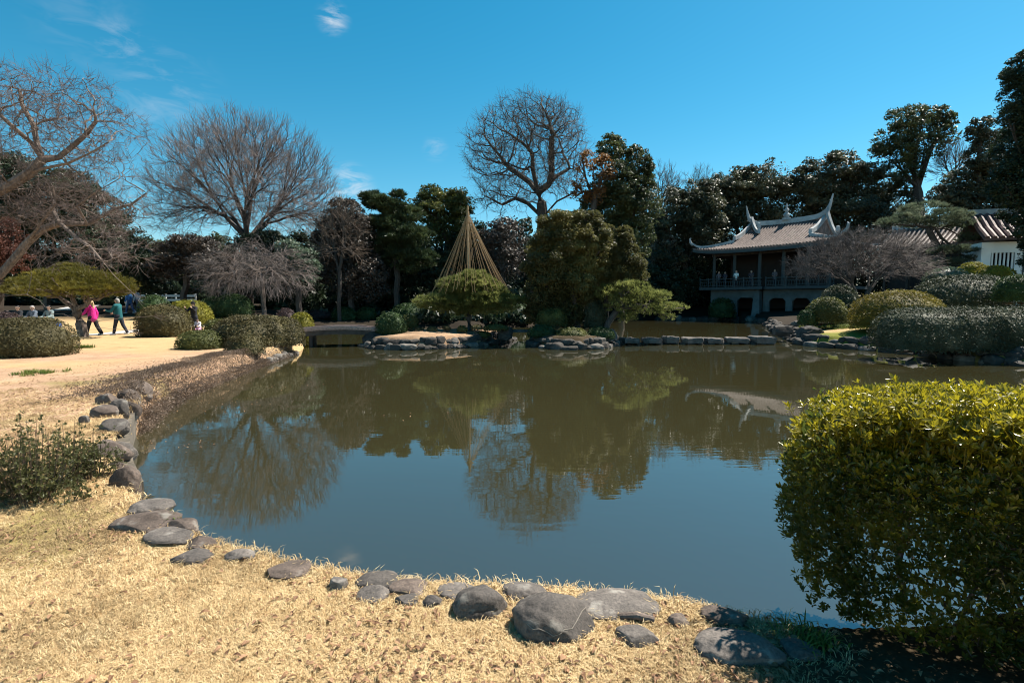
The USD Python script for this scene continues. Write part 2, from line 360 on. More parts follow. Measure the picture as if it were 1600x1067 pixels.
def build_ground():
    ang = np.radians(np.concatenate([np.arange(-180, -62, 6.0), np.arange(-62, 62, 0.42), np.arange(62, 180, 6.0)]))
    r = [0.25]
    while r[-1] < 2500:
        r.append(r[-1] * (1.10 if r[-1] < 1.2 else 1.012 if r[-1] < 8 else 1.016 if r[-1] < 34 else 1.07))
    r = np.array(r)
    R, A = np.meshgrid(r, ang, indexing='ij')
    P = np.column_stack([(R * np.sin(A)).ravel(), (R * np.cos(A)).ravel()])
    near = np.hypot(P[:, 0], P[:, 1]) < 90
    z = np.full(len(P), 0.5)
    s = np.full(len(P), 50.0)
    sp, isl = s.copy(), -s
    z[near], s[near], sp[near], isl[near] = terrain(P[near])
    far = np.hypot(P[:, 0], P[:, 1])
    z = np.where(~near, 0.5 * (P[:, 1] > 30), z)
    x, y = P[:, 0], P[:, 1]
    p3 = np.column_stack([x, y, 0 * x])
    f = meshkit.fbm(p3 * 0.6, 4, 21)
    # zones of ground: r = leaf litter, g = green grass, b = bare soil, tree shade put into its dark colour
    litter = sstep(-x, 1.5, 6) * sstep(y, 4.0, 6.0) * (1 - sstep(y, 15.0, 17.5)) * sstep(f, 0.25, 0.6)
    litter = np.maximum(litter, 0.9 * sstep(-x, 3, 6) * sstep(y, 6, 9) * (1 - sstep(sp, 1.6, 4.5)) * (1 - sstep(y, 16, 19)))
    green = sstep(x, 10, 13) * sstep(y, 12, 16) * sstep(meshkit.fbm(p3 * 0.35, 3, 9), 0.28, 0.6)
    green = np.maximum(green, 0.55 * (sstep(f, 0.66, 0.8)) * (y < 12))
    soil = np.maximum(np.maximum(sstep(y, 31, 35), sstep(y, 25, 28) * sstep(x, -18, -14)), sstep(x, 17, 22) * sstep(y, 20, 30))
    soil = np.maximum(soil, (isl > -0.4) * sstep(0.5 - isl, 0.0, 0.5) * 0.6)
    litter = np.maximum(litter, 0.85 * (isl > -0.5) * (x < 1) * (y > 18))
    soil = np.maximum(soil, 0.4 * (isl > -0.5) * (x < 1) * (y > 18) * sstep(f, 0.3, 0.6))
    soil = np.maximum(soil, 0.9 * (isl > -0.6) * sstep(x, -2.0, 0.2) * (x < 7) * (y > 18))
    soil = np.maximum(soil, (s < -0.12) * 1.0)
    soil = np.maximum(soil, sstep(x - 0.55 * (y - 2.2), 1.0, 1.35) * (1 - sstep(y, 4, 5)) * (y > 0.2) * 0.9)
    nr, na = R.shape
    i = np.arange(nr - 1)[:, None] * na
    j = np.arange(na)
    k = (j + 1) % na
    fc = np.stack([i + j, i + na + j, i + na + k, i + k], -1).reshape(-1, 4)[:, ::-1]
    c = len(P)
    v = np.vstack([np.column_stack([P, z]), [[0, 0, z[:na].mean()]]])
    fan = np.column_stack([np.full(na, c), j, k])[:, ::-1]
    zone = np.vstack([np.column_stack([litter, green, soil]), [[0, 0, 0]]])
    straw = [(0.2, (0.20, 0.125, 0.06)), (0.5, (0.37, 0.255, 0.13)), (0.8, (0.52, 0.385, 0.22))]
    n = {'g': ('geometry', {}), 'a': ('attribute', {'attribute': 'zone'}), 'sx': ('separate_color', {'color_type': 'rgb'}),
         'n1': ('noise_texture', {'scale': 1.3, 'detail': 8.0, 'roughness': 0.7}), 'n2': ('noise_texture', {'scale': 38.0, 'detail': 6.0, 'roughness': 0.75}),
         'add': ('math', {'math_type': 'multiply_add', 'value2': 0.6}), 'half': ('math', {'math_type': 'multiply', 'value2': 0.4}),
         'rs': ('rgb_ramp', {'ramp': straw}),
         'rl': ('rgb_ramp', {'ramp': [(0.3, (0.15, 0.085, 0.05)), (0.5, (0.32, 0.205, 0.13)), (0.75, (0.52, 0.38, 0.27))]}),
         'rg': ('rgb_ramp', {'ramp': [(0.3, (0.055, 0.065, 0.014)), (0.55, (0.16, 0.165, 0.03)), (0.8, (0.33, 0.27, 0.10))]}),
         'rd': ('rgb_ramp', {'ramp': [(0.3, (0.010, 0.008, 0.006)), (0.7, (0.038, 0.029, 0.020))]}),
         'm1': ('mix', {}), 'm2': ('mix', {}), 'm3': ('mix', {}),
         'b': ('bump', {'strength': 0.6, 'distance': 0.03}), 'p': ('principled_bsdf', {'roughness': 0.95, 'specular_ior_level': 0.1})}
    L = [('g.position', 'n1.vector'), ('g.position', 'n2.vector'), ('n1.fac', 'half.value1'), ('n2.fac', 'add.value1'), ('half.value', 'add.value3'),
         ('add.value', 'rs.fac'), ('add.value', 'rl.fac'), ('add.value', 'rg.fac'), ('add.value', 'rd.fac'), ('a.color', 'sx.color'),
         ('sx.r', 'm1.fac'), ('rs.color', 'm1.color1'), ('rl.color', 'm1.color2'), ('sx.g', 'm2.fac'), ('m1.color', 'm2.color1'), ('rg.color', 'm2.color2'),
         ('sx.b', 'm3.fac'), ('m2.color', 'm3.color1'), ('rd.color', 'm3.color2'), ('m3.color', 'p.base_color'), ('n2.fac', 'b.height'), ('b.normal', 'p.normal')]
    m = M('ground', n, L, 'p.BSDF')
    fq = np.vstack([fc[:, [0, 1, 2]], fc[:, [0, 2, 3]], fan])
    p = put('ground', trimesh.Trimesh(v, fq, process=False), m, smooth=True, attr={'zone': zone})
    tag(stage.GetPrimAtPath(p), kind='structure')


build_ground()

water_mat = M('water', {
    'g': ('geometry', {}), 'm': ('mapping', {'scale': (0.55, 1.6, 1.0)}), 'm2': ('mapping', {'scale': (2.2, 6.5, 1.0), 'rotation': (0, 0, 0.12)}),
    'n1': ('noise_texture', {'scale': 1.6, 'detail': 2.0, 'roughness': 0.5}), 'n2': ('noise_texture', {'scale': 1.7, 'detail': 2.0, 'roughness': 0.5}),
    'np': ('noise_texture', {'scale': 0.16, 'detail': 2.0}), 'pr': ('map_range', {'from_min': 0.4, 'from_max': 0.62, 'to_min': 0.15, 'to_max': 1.0, 'clamp': True}),
    'mul': ('math', {'math_type': 'multiply'}), 'sum': ('math', {'math_type': 'multiply_add', 'value2': 0.35}),
    'b': ('bump', {'strength': 1.0, 'distance': 0.003}),
    'p': ('principled_bsdf', {'base_color': (0.027, 0.0245, 0.011), 'roughness': 0.012, 'ior': 2.6, 'specular_ior_level': 0.5})},
    [('g.position', 'm.vector'), ('g.position', 'm2.vector'), ('m.vector', 'n1.vector'), ('m2.vector', 'n2.vector'), ('g.position', 'np.vector'), ('np.fac', 'pr.value'),
     ('n2.fac', 'sum.value1'), ('n1.fac', 'sum.value3'), ('sum.value', 'mul.value1'), ('pr.result', 'mul.value2'), ('mul.value', 'b.height'), ('b.normal', 'p.normal')], 'p.BSDF')
_poly = Polygon(POND).buffer(0.22)
_v, _f = trimesh.creation.triangulate_polygon(_poly, engine='earcut')
_n = np.cross(np.append(_v[_f[0][1]] - _v[_f[0][0]], 0), np.append(_v[_f[0][2]] - _v[_f[0][0]], 0))[2]
single('pond_water', (np.column_stack([_v, np.full(len(_v), WATER_Z)]), [_f if _n > 0 else _f[:, ::-1]]), water_mat, kind='structure')


def ribbon(px_line, width, lift, name, m, resample=30):
    """a path laid on the terrain; px_line are pixels on the lawn (z 0)"""
    p = np.array([on_level(x, y, 0.0)[:2] for x, y in px_line])
    t = np.linspace(0, len(p) - 1, resample)
    c = np.column_stack([np.interp(t, np.arange(len(p)), p[:, k]) for k in (0, 1)])
    d = unit(np.gradient(c, axis=0))
    nrm = np.column_stack([-d[:, 1], d[:, 0]])
    cols = np.linspace(-0.5, 0.5, 5)
    w = width * (1 + 0.25 * np.sin(t * 5.1) * 0.6)
    g = c[:, None] + nrm[:, None] * (cols[None, :, None] * w[:, None, None])
    q = g.reshape(-1, 2)
    v = np.column_stack([q, terrain(q)[0] + lift])
    i = np.arange(resample - 1)[:, None] * 5 + np.arange(4)
    f = np.stack([i, i + 1, i + 6, i + 5], -1).reshape(-1, 4)
    tag(stage.GetPrimAtPath(put(name, (v, [f]), m)), kind='structure')


GRAVEL = mat_rough('pale_gravel', [(0.3, (0.30, 0.27, 0.235)), (0.7, (0.50, 0.46, 0.42))], scale=25, rough=0.95, bump=0.4)
ribbon([(60, 529), (150, 523), (240, 518), (330, 513), (400, 510)], 1.1, 0.03, 'gravel_path', GRAVEL)
ribbon([(90, 503), (160, 494), (240, 489), (300, 487)], 1.6, 0.03, 'far_gravel_path', GRAVEL)

# ------------------------------------------------------------------ plant geometry
def leaf_faces(P, size, rng, width=0.5, axis=None, spread=1.0, fold=0.15, tri=False, face=None):
    n = len(P)
    a = rng.normal(size=(n, 3))
    if axis is not None:
        a = unit(a) * spread + axis
    a = unit(a)
    if face is not None:                    # blades turned towards the light, out of the clump
        c = unit(face + rng.normal(size=(n, 3)) * 0.8)
        a = unit(np.cross(c, a))
        b = np.cross(c, a)
    else:
        b = unit(np.cross(a, rng.normal(size=(n, 3))))
        c = np.cross(a, b)
    s = (size * rng.uniform(0.65, 1.35, n))[:, None] if np.ndim(size) == 0 else np.asarray(size)[:, None]
    if tri:
        v = np.stack([P + a * s * 0.5, P - a * s * 0.5 + b * s * width * 0.55, P - a * s * 0.5 - b * s * width * 0.55], 1).reshape(-1, 3)
        return v, np.arange(3 * n).reshape(n, 3)
    v = np.stack([P - a * s * 0.5, P + b * s * width * 0.5 + c * s * fold, P + a * s * 0.5, P - b * s * width * 0.5 + c * s * fold], 1).reshape(-1, 3)
    return v, np.arange(4 * n).reshape(n, 4)


def needle_faces(P, length, rng, k=7, width=0.09, up=None, spread=0.8):
    """tufts of k thin needles at each point"""
    n = len(P)
    base = np.repeat(P, k, 0)
    ax = unit(rng.normal(size=(n * k, 3))) * spread + (np.repeat(up, k, 0) if up is not None else np.array([0, 0, 0.9]))
    ax = unit(ax)
    side = unit(np.cross(ax, rng.normal(size=(n * k, 3))))
    L = length * rng.uniform(0.7, 1.25, (n * k, 1))
    v = np.stack([base - side * L * width, base + side * L * width, base + ax * L], 1).reshape(-1, 3)
    return v, np.arange(3 * n * k).reshape(-1, 3)


def lobes3d(lobes, Y, rng, deep=0.85, jitter=0.25):
    out = []
    for l in lobes:
        cx, cy, rx, ry = l[:4]
        k = Y / F
        dy = (rng.uniform(-1, 1) * jitter * rx * k) if len(l) < 5 else l[4]
        c = at(cx, cy, Y + dy)
        out.append((*c, rx * k, deep * max(rx, ry) * k, ry * k))
    return np.array(out)


def clump_points(L, n, rng, clump=0.26, inner=0.3, flat=0.7):
    """points gathered in leaf clumps over the lobes (rows x y z rx ry rz), with a looser fill inside, and the outward direction at each"""
    w = (L[:, 3] * L[:, 5] + L[:, 4] * L[:, 5] + L[:, 3] * L[:, 4])
    w = w / w.sum()
    pts, outs = [], []
    for l, share in zip(L, w):
        m = max(40, int(n * share))
        K = max(16, int(2.6 / clump ** 2))
        d = unit(rng.normal(size=(K, 3)))
        d[:, 2] = np.where(d[:, 2] < -0.6, -d[:, 2], d[:, 2])
        rad = rng.uniform(0.7, 1.0, K) ** 0.7
        rad *= np.where(rng.random(K) < inner, rng.uniform(0.35, 0.9, K), 1.0)
        cc = l[:3] + d * rad[:, None] * l[3:] * 0.93
        sz = clump * rng.uniform(0.45, 1.25, K)
        k = rng.choice(K, m, p=sz ** 2 / (sz ** 2).sum())
        e = unit(rng.normal(size=(m, 3))) * (rng.random((m, 1)) ** 0.45)
        e[:, 2] = np.where(e[:, 2] < 0, e[:, 2] * 0.5, e[:, 2])
        pts.append(cc[k] + e * sz[k][:, None] * l[3:] * np.array([1, 1, flat + 0.15]))
        outs.append(unit(d[k] + e * 0.7 + np.array([0, 0, 0.25])))
        q = m // 3
        d = unit(rng.normal(size=(q, 3)))
        pts.append(l[:3] + d * (rng.random((q, 1)) ** 0.5) * 0.88 * l[3:])
        outs.append(unit(d + np.array([0, 0, 0.25])))
    return np.vstack(pts), np.vstack(outs)


def tube(pts, rad, sides=6, cap=True):
    pts, rad = np.asarray(pts, float), np.asarray(rad, float)
    n = len(pts)
    t = unit(np.gradient(pts, axis=0))
    ref = np.array([0.0, 0.0, 1.0]) if abs(t[:, 2]).mean() < 0.8 else np.array([1.0, 0.0, 0.0])
    s = unit(np.cross(t, ref))
    u = np.cross(t, s)
    a = np.arange(sides) / sides * 2 * math.pi
    ring = s[:, None] * np.cos(a)[None, :, None] + u[:, None] * np.sin(a)[None, :, None]
    v = (pts[:, None] + ring * rad[:, None, None]).reshape(-1, 3)
    i = np.arange(n - 1)[:, None] * sides
    j = np.arange(sides)
    k = (j + 1) % sides
    q = np.stack([i + j, i + k, i + sides + k, i + sides + j], -1).reshape(-1, 4)
    if not cap:
        return v, [q]
    v = np.vstack([v, pts[:1], pts[-1:]])
    c = n * sides
    tr = np.vstack([np.column_stack([k, j, np.full(sides, c)]), np.column_stack([(n - 1) * sides + j, (n - 1) * sides + k, np.full(sides, c + 1)])])
    return v, [q, tr]


def sticks(A, B, ra, rb):
    """many three sided tapering sticks at once"""
    n = len(A)
    t = unit(B - A)
    ref = np.where(np.abs(t[:, 2:3]) < 0.8, [[0, 0, 1.0]], [[1.0, 0, 0]])
    s = unit(np.cross(t, ref))
    u = np.cross(t, s)
    v = np.empty((n, 6, 3))
    for k in range(3):
        a = k * 2 * math.pi / 3
        r = s * math.cos(a) + u * math.sin(a)
        v[:, k] = A + r * np.reshape(ra, (-1, 1))
        v[:, 3 + k] = B + r * np.reshape(rb, (-1, 1))
    o = np.arange(n)[:, None] * 6
    q = np.concatenate([o + np.array([[k, (k + 1) % 3, 3 + (k + 1) % 3, 3 + k]]) for k in range(3)], 0)
    return v.reshape(-1, 3), q


class Skeleton:
    def __init__(self):
        self.p, self.par, self.tips = [], [], []

    def add(self, p, par):
        self.p.append(np.asarray(p, float))
        self.par.append(par)
        return len(self.p) - 1

    def radii(self, tip, power=2.3, most=None, boost=None):
        n = len(self.p)
        acc = np.zeros(n)
        kids = np.zeros(n, int)
        for i in range(n):
            if self.par[i] >= 0:
                kids[self.par[i]] += 1
        for i in range(n - 1, -1, -1):
            if kids[i] == 0:
                acc[i] += tip ** power
            if self.par[i] >= 0:
                acc[self.par[i]] += acc[i]
        r = acc ** (1 / power)
        if most is not None and r.max() > 0:
            k = math.log(most / tip) / math.log(r.max() / tip)
            r = tip * (r / tip) ** k
        return r

    def mesh(self, r, thick, sides=7):
        """thick limbs as smooth tubes, thin ones as sticks"""
        n = len(self.p)
        P = np.array(self.p)
        kids = [[] for _ in range(n)]
        for i, q in enumerate(self.par):
            if q >= 0:
                kids[q].append(i)
        out, A, B, ra, rb = [], [], [], [], []
        starts = [(i, -1) for i in range(n) if self.par[i] < 0]
        while starts:
            i, q = starts.pop()
            chain = ([q] if q >= 0 else []) + [i]
            while kids[i]:
                ks = sorted(kids[i], key=lambda k: -r[k])
                starts.extend((k, i) for k in ks[1:])
                i = ks[0]
                chain.append(i)
            rr = r[chain].copy()
            if q >= 0 and len(rr) > 1:
                rr[0] = rr[1]
            c = 0
            while c < len(chain) and rr[c] > thick:
                c += 1
            c = max(c, 0)
            if c >= 2:
                out.append(tube(P[chain[:c + 1]], rr[:c + 1], sides if rr[0] > thick * 3 else 5))
            for a in range(max(c - 1, 0), len(chain) - 1):
                A.append(P[chain[a]]); B.append(P[chain[a + 1]]); ra.append(rr[a]); rb.append(rr[a + 1])
        if A:
            v, f = sticks(np.array(A), np.array(B), np.array(ra), np.array(rb))
            out.append((v, [f]))
        return merge(out)


def split2(D, rng, k):
    c = D[rng.choice(len(D), k, replace=False)]
    for _ in range(6):
        lab = np.argmin(((D[:, None] - c[None]) ** 2).sum(-1), 1)
        for j in range(k):
            if (lab == j).any():
                c[j] = D[lab == j].mean(0)
    return [np.where(lab == j)[0] for j in range(k) if (lab == j).any()]


def fan_tree(sk, start, direction, T, rng, frac=(0.22, 0.4), keep=0.6, wig=0.03, k3=0.35, first=0):
    """limbs that divide again and again until every target point of the crown is reached"""
    stack = [(start, unit(direction), np.arange(len(T)))]
    while stack:
        i, d, idx = stack.pop()
        p = sk.p[i]
        if len(idx) <= 1:
            t = T[idx[0]]
            L = np.linalg.norm(t - p)
            m = max(2, min(4, int(L / 0.5)))
            last = i
            for s in np.linspace(0, 1, m + 1)[1:]:
                q = (1 - s) ** 2 * p + 2 * s * (1 - s) * (p + d * L * 0.5) + s * s * t
                last = sk.add(q + rng.normal(size=3) * wig * L * 0.4, last)
            sk.tips.append((last, unit(t - p - d * 0.1 * L)))
            continue
        k = 3 if len(idx) > 5 and rng.random() < k3 else 2
        if first:
            k, first = first, 0
        groups = split2(unit(T[idx] - p) + (T[idx] - p) * 0.02, rng, min(k, len(idx)))
        if len(groups) == 1:
            h = len(idx) // 2
            groups = [np.arange(h), np.arange(h, len(idx))]
        for g in groups:
            ids = idx[g]
            c = T[ids].mean(0)
            vec = c - p
            dist = np.linalg.norm(vec)
            L = dist * rng.uniform(*frac) if len(ids) > 1 else dist
            if len(ids) == 1:
                stack.append((i, unit(d * keep + vec / max(dist, 1e-6)), ids))
                continue
            nd = unit(d * keep + vec / max(dist, 1e-6))
            last = i
            for s in (0.5, 1.0):
                q = p + unit(d * (1 - s) + nd * s) * L * s + rng.normal(size=3) * wig * L
                last = sk.add(q, last)
            stack.append((last, nd, ids))


def colonise(sk, att, rng, step, infl, kill, iters=140, wob=0.25, up=0.05):
    alive = np.ones(len(att), bool)
    for _ in range(iters):
        if not alive.any():
            break
        P = np.array(sk.p)
        A = att[alive]
        d, j = cKDTree(P).query(A)
        near = d < infl
        if not near.any():
            break
        sums = np.zeros_like(P)
        np.add.at(sums, j[near], unit(A[near] - P[j[near]]))
        grow = np.unique(j[near])
        made = []
        for g in grow:
            v = unit(unit(sums[g]) + rng.normal(size=3) * wob + np.array([0, 0, up]))
            made.append((P[g] + v * step * rng.uniform(0.8, 1.2), g))
        for q, g in made:
            sk.add(q, int(g))
        d2, _ = cKDTree(np.array([m[0] for m in made])).query(A)
        idx = np.where(alive)[0]
        alive[idx[np.minimum(d, d2) < kill]] = False


def tip_nodes(sk):
    has = np.zeros(len(sk.p), bool)
    for q in sk.par:
        if q >= 0:
            has[q] = True
    return np.where(~has)[0]


def twigs(sk, rng, per, length, r0, spread=0.75, lift=0.25, minor=1.0, from_nodes=None):
    """fine twigs at the ends of the branches, as one mesh"""
    ids = tip_nodes(sk) if from_nodes is None else from_nodes
    P = np.array(sk.p)
    par = np.array(sk.par)
    d = unit(P[ids] - P[par[ids]])
    base, ax = np.repeat(P[ids], per, 0), np.repeat(d, per, 0)
    ax = unit(ax + rng.normal(size=ax.shape) * spread * 0.6 + np.array([0, 0, lift]))
    L = length * rng.uniform(0.5, 1.2, (len(base), 1))
    m = base + ax * L * 0.5 + rng.normal(size=ax.shape) * 0.05 * length
    e = m + unit(ax + rng.normal(size=ax.shape) * 0.3 + np.array([0, 0, lift * 0.6])) * L * 0.5
    s1 = sticks(base, m, np.full(len(base), r0), np.full(len(base), r0 * 0.8))
    s2 = sticks(m, e, np.full(len(base), r0 * 0.8), np.full(len(base), r0 * 0.35))
    side = unit(ax + rng.normal(size=ax.shape) * 0.8)
    k = int(len(base) * minor)
    s3 = sticks(m[:k], m[:k] + side[:k] * L[:k] * 0.45, np.full(k, r0 * 0.6), np.full(k, r0 * 0.3))
    return merge([(v, [f]) for v, f in (s1, s2, s3)])


def ellipsoid_targets(c, r, n, rng, shell=0.7, zmin=-0.6):
    out = []
    while len(out) < n:
        d = unit(rng.normal(size=3))
        if d[2] < zmin:
            continue
        rad = rng.uniform(shell, 1.0) if rng.random() < 0.75 else rng.uniform(0.35, 1.0)
        out.append(c + d * rad * r)
    return np.array(out)


# ------------------------------------------------------------------ woodland behind the pond: every tree a thing
def evergreen(name, label, cat, lobes, Y, leaf, density=1.0, leaf_px=2.9, bark=None, kind='leaf', trunk_px=None, group=None, clump=0.26, tr=None, flat=0.7):
    seed = int(abs(lobes[0][0]) * 7 + lobes[0][1] * 13 + Y * 31)
    rng = np.random.default_rng(seed)
    L = lobes3d(lobes, Y, rng)
    cen = np.average(L[:, :3], axis=0, weights=L[:, 3] * L[:, 5])
    bx = at(trunk_px, 470, Y)[0] if trunk_px else cen[0]
    base = np.array([bx, Y, gz(bx, Y) if np.hypot(bx, Y) < 85 else 0.5])
    t = thing(name, label, cat, base, group)
    area = sum(a[2] * a[3] for a in lobes) * math.pi
    s = leaf_px * Y / F
    n = int(area / (leaf_px ** 2 * 0.33) * 3.2 * density)
    P, out = clump_points(L, n, rng, clump=clump, flat=flat)
    # unevenness of the outline
    P = P + (meshkit.noise(P * 0.9, 3)[:, None] - 0.5) * out * 0.25 * L[:, 3].mean()
    if kind == 'leaf':
        put('crown', leaf_faces(P, s * 1.15, rng, 0.6, face=unit(out + np.array([0, 0, 0.35])), tri=Y > 30 or len(P) > 70000), leaf, t, kind='stuff')
    else:
        put('crown', needle_faces(P, s * 2.0, rng, k=5, width=0.12, up=out * 0.6 + np.array([0, 0, 0.6])), leaf, t, kind='stuff')
    sk = Skeleton()
    i = sk.add(base - np.array([0, 0, 0.2]), -1)
    low = L[:, 2].min() - L[:, 5].max() * 0.4
    fork = max(base[2] + 1.0, min(low, cen[2] - 0.5))
    h = fork - base[2]
    for q in np.linspace(0.25, 1, 4):
        i = sk.add(base + np.array([rng.normal() * 0.02 * h + (cen[0] - base[0]) * 0.3 * q, 0, h * q]), i)
    tg = np.vstack([l[:3] + unit(rng.normal(size=(6, 3))) * l[3:] * 0.65 for l in L])
    fan_tree(sk, i, (0, 0, 1), tg, rng)
    r = sk.radii(0.05, 2.4, most=tr or max(0.16, 0.012 * Y * 0.5))
    put('trunk', sk.mesh(r, 0.09), bark or BARK_DARK, t)
    return t


EV = [
    ('conifer_tree', 'tall dark rounded conifer rising behind the bare leaning cherry tree', 'tree', [(60, 325, 85, 72), (130, 350, 65, 65), (25, 280, 45, 42), (180, 400, 55, 50), (60, 410, 80, 60), (-10, 350, 60, 75), (105, 300, 45, 35)], 38, LEAF_CEDAR, dict(density=1.0)),
    ('red_leaved_tree', 'small rusty red tree at the left edge behind the cherry trunk', 'tree', [(8, 372, 30, 38), (20, 410, 30, 25), (-20, 400, 40, 45)], 30, LEAF_REDBR, dict(density=0.5)),
    ('brown_crowned_tree', 'brownish domed tree with bare thin trunk in front of the white fence', 'tree', [(285, 398, 50, 30), (262, 420, 35, 26), (322, 412, 38, 30), (300, 380, 30, 16)], 37, LEAF_BROWN, dict(density=0.75, trunk_px=288)),
    ('broadleaf_tree', 'dark low evergreen between the conifer and the brownish domed tree', 'tree', [(215, 415, 45, 45), (175, 432, 45, 38), (240, 440, 40, 30)], 43, LEAF_DARK, {}),
    ('broadleaf_tree', 'dark evergreen filling the space under the round bare zelkova', 'tree', [(400, 405, 58, 38), (350, 432, 55, 42), (440, 440, 60, 48), (470, 405, 38, 42), (420, 380, 30, 20)], 44, LEAF_DARK, {}),
    ('silver_leaved_tree', 'silvery grey green leaved tree at the right foot of the zelkova', 'tree', [(462, 398, 34, 16), (482, 416, 26, 14), (470, 434, 30, 12), (448, 385, 22, 12)], 37, LEAF_SILVER, dict(density=0.9)),
    ('grey_brown_tree', 'grey brown leaved tree just right of the round zelkova crown', 'tree', [(540, 332, 32, 24), (520, 370, 30, 38), (558, 372, 30, 42), (535, 420, 42, 48), (575, 440, 35, 45)], 42, LEAF_BROWN, dict(density=0.9)),
    ('woodland_pine', 'shaggy grey green pine between grey brown tree and yellow green crown', 'tree', [(604, 322, 34, 12), (582, 310, 22, 9), (628, 338, 36, 14), (600, 352, 45, 15), (640, 372, 42, 18), (598, 388, 45, 22), (640, 405, 45, 25), (622, 306, 12, 7)], 44, NEEDLE_DEEP, dict(kind='needle', density=0.8)),
    ('broadleaf_tree', 'yellow green topped evergreen directly left of the rope cone tip', 'tree', [(692, 308, 38, 17), (718, 322, 30, 26), (664, 326, 32, 20), (690, 350, 50, 38), (725, 370, 35, 40)], 50, LEAF_YELLOWG, {}),
    ('broadleaf_tree', 'black green low evergreen behind the wooden bridge and left island', 'tree', [(600, 440, 58, 48), (650, 430, 50, 45), (550, 455, 45, 38)], 48, LEAF_DARK, {}),
    ('broadleaf_tree', 'black green low evergreen behind the pine under the rope cone', 'tree', [(700, 435, 55, 48), (760, 440, 55, 50), (720, 400, 40, 35)], 49, LEAF_DARK, {}),
    ('grey_brown_tree', 'purplish brown thin crowned tree between rope cone and dense island tree', 'tree', [(785, 368, 42, 30), (800, 410, 35, 40), (765, 395, 28, 30)], 46, LEAF_BROWN, dict(density=0.55)),
    ('tall_evergreen', 'tall green twin topped evergreen right of the big bare oak', 'tree', [(955, 242, 30, 30), (990, 258, 27, 34), (968, 300, 45, 45), (1000, 325, 36, 48), (940, 335, 38, 45), (1012, 270, 14, 22), (975, 375, 48, 50)], 52, LEAF_MID, {}),
    ('golden_leaved_tree', 'golden brown leaved branches between bare oak and twin topped evergreen', 'tree', [(938, 256, 24, 15), (914, 256, 16, 22), (930, 305, 20, 20), (948, 274, 20, 10), (905, 300, 16, 22)], 50, LEAF_RUST, dict(density=0.38)),
    ('broadleaf_tree', 'dark grey green evergreen left of the pavilion behind white blossom', 'tree', [(1060, 335, 55, 42), (1040, 395, 48, 55), (1098, 370, 45, 58), (1090, 320, 40, 40)], 60, LEAF_GREYG, dict(density=1.0)),
    ('broadleaf_tree', 'large domed evergreen above the left eave of the pavilion', 'tree', [(1150, 298, 50, 34), (1195, 285, 48, 32), (1130, 335, 50, 48), (1215, 325, 55, 50), (1170, 370, 60, 55), (1110, 312, 34, 30)], 64, LEAF_GREYG, {}),
    ('broadleaf_tree', 'broad pale topped evergreen above the right roof horn of the pavilion', 'tree', [(1300, 268, 50, 28), (1358, 284, 46, 34), (1320, 318, 66, 48), (1265, 300, 42, 42), (1385, 325, 40, 42), (1330, 360, 70, 45), (1400, 370, 50, 40)], 63, LEAF_GREYG, {}),
    ('tall_evergreen', 'tall open evergreen with visible trunk standing above the pavilion grove', 'tree', [(1420, 190, 34, 24), (1455, 184, 30, 20), (1398, 220, 34, 26), (1468, 216, 26, 28), (1432, 236, 34, 30), (1376, 238, 22, 14), (1418, 268, 26, 24), (1478, 190, 18, 16), (1404, 290, 16, 18)], 62, LEAF_MID, dict(density=0.62, trunk_px=1425, tr=0.6)),
    ('broadleaf_tree', 'grey green evergreen beside the dark conifer above the white walled wing', 'tree', [(1548, 240, 34, 36), (1512, 288, 42, 34), (1562, 300, 48, 48), (1482, 308, 36, 24), (1530, 205, 20, 22), (1520, 330, 50, 30)], 52, LEAF_GREYG, {}),
    ('conifer_tree', 'nearly black tall conifer at the right edge of the view', 'tree', [(1604, 112, 26, 40), (1600, 165, 34, 46), (1604, 225, 42, 56), (1602, 290, 44, 50), (1618, 340, 42, 50), (1636, 400, 36, 45), (1640, 200, 50, 70), (1650, 300, 50, 70)], 33, LEAF_CEDAR, dict(density=1.25)),
    ('broadleaf_tree', 'black green evergreen seen through the open pavilion veranda', 'tree', [(1130, 430, 50, 50), (1180, 420, 50, 45), (1100, 400, 40, 45), (1240, 420, 50, 50), (1080, 460, 40, 40)], 70, LEAF_DARK, {}),
    ('broadleaf_tree', 'dark evergreen closing the gap right of the round bare zelkova', 'tree', [(555, 400, 45, 60), (520, 430, 45, 50), (600, 420, 50, 60), (640, 410, 45, 50)], 53, LEAF_DARK, {}),
    ('broadleaf_tree', 'mid green evergreen closing the gap left of the zelkova trunk', 'tree', [(330, 405, 40, 40), (240, 410, 50, 35), (290, 430, 50, 45), (190, 400, 40, 40)], 55, LEAF_MID, {}),
    ('white_blossom_tree', 'white flowering small tree left of the pavilion roof tip', 'tree', [(1040, 380, 20, 12), (1024, 394, 16, 14), (1056, 396, 14, 16), (1036, 408, 22, 14), (1050, 418, 16, 12), (1018, 412, 12, 10)], 60, LEAF_WHITE, dict(density=0.42)),
    ('broadleaf_tree', 'dark leafy tree in shade left of the pavilion balcony', 'tree', [(1085, 440, 30, 38), (1060, 455, 40, 35), (1030, 450, 40, 40)], 58.5, LEAF_DARK, {}),
    ('broadleaf_tree', 'dark low evergreen behind the stepping stones and island tree', 'tree', [(960, 440, 60, 45), (1005, 450, 50, 40), (880, 430, 60, 50), (830, 430, 40, 50)], 58, LEAF_DARK, {}),
]
for name, label, cat, lobes, Y, leaf, kw in EV:
    evergreen(name, label, cat, lobes, Y, leaf, **kw)


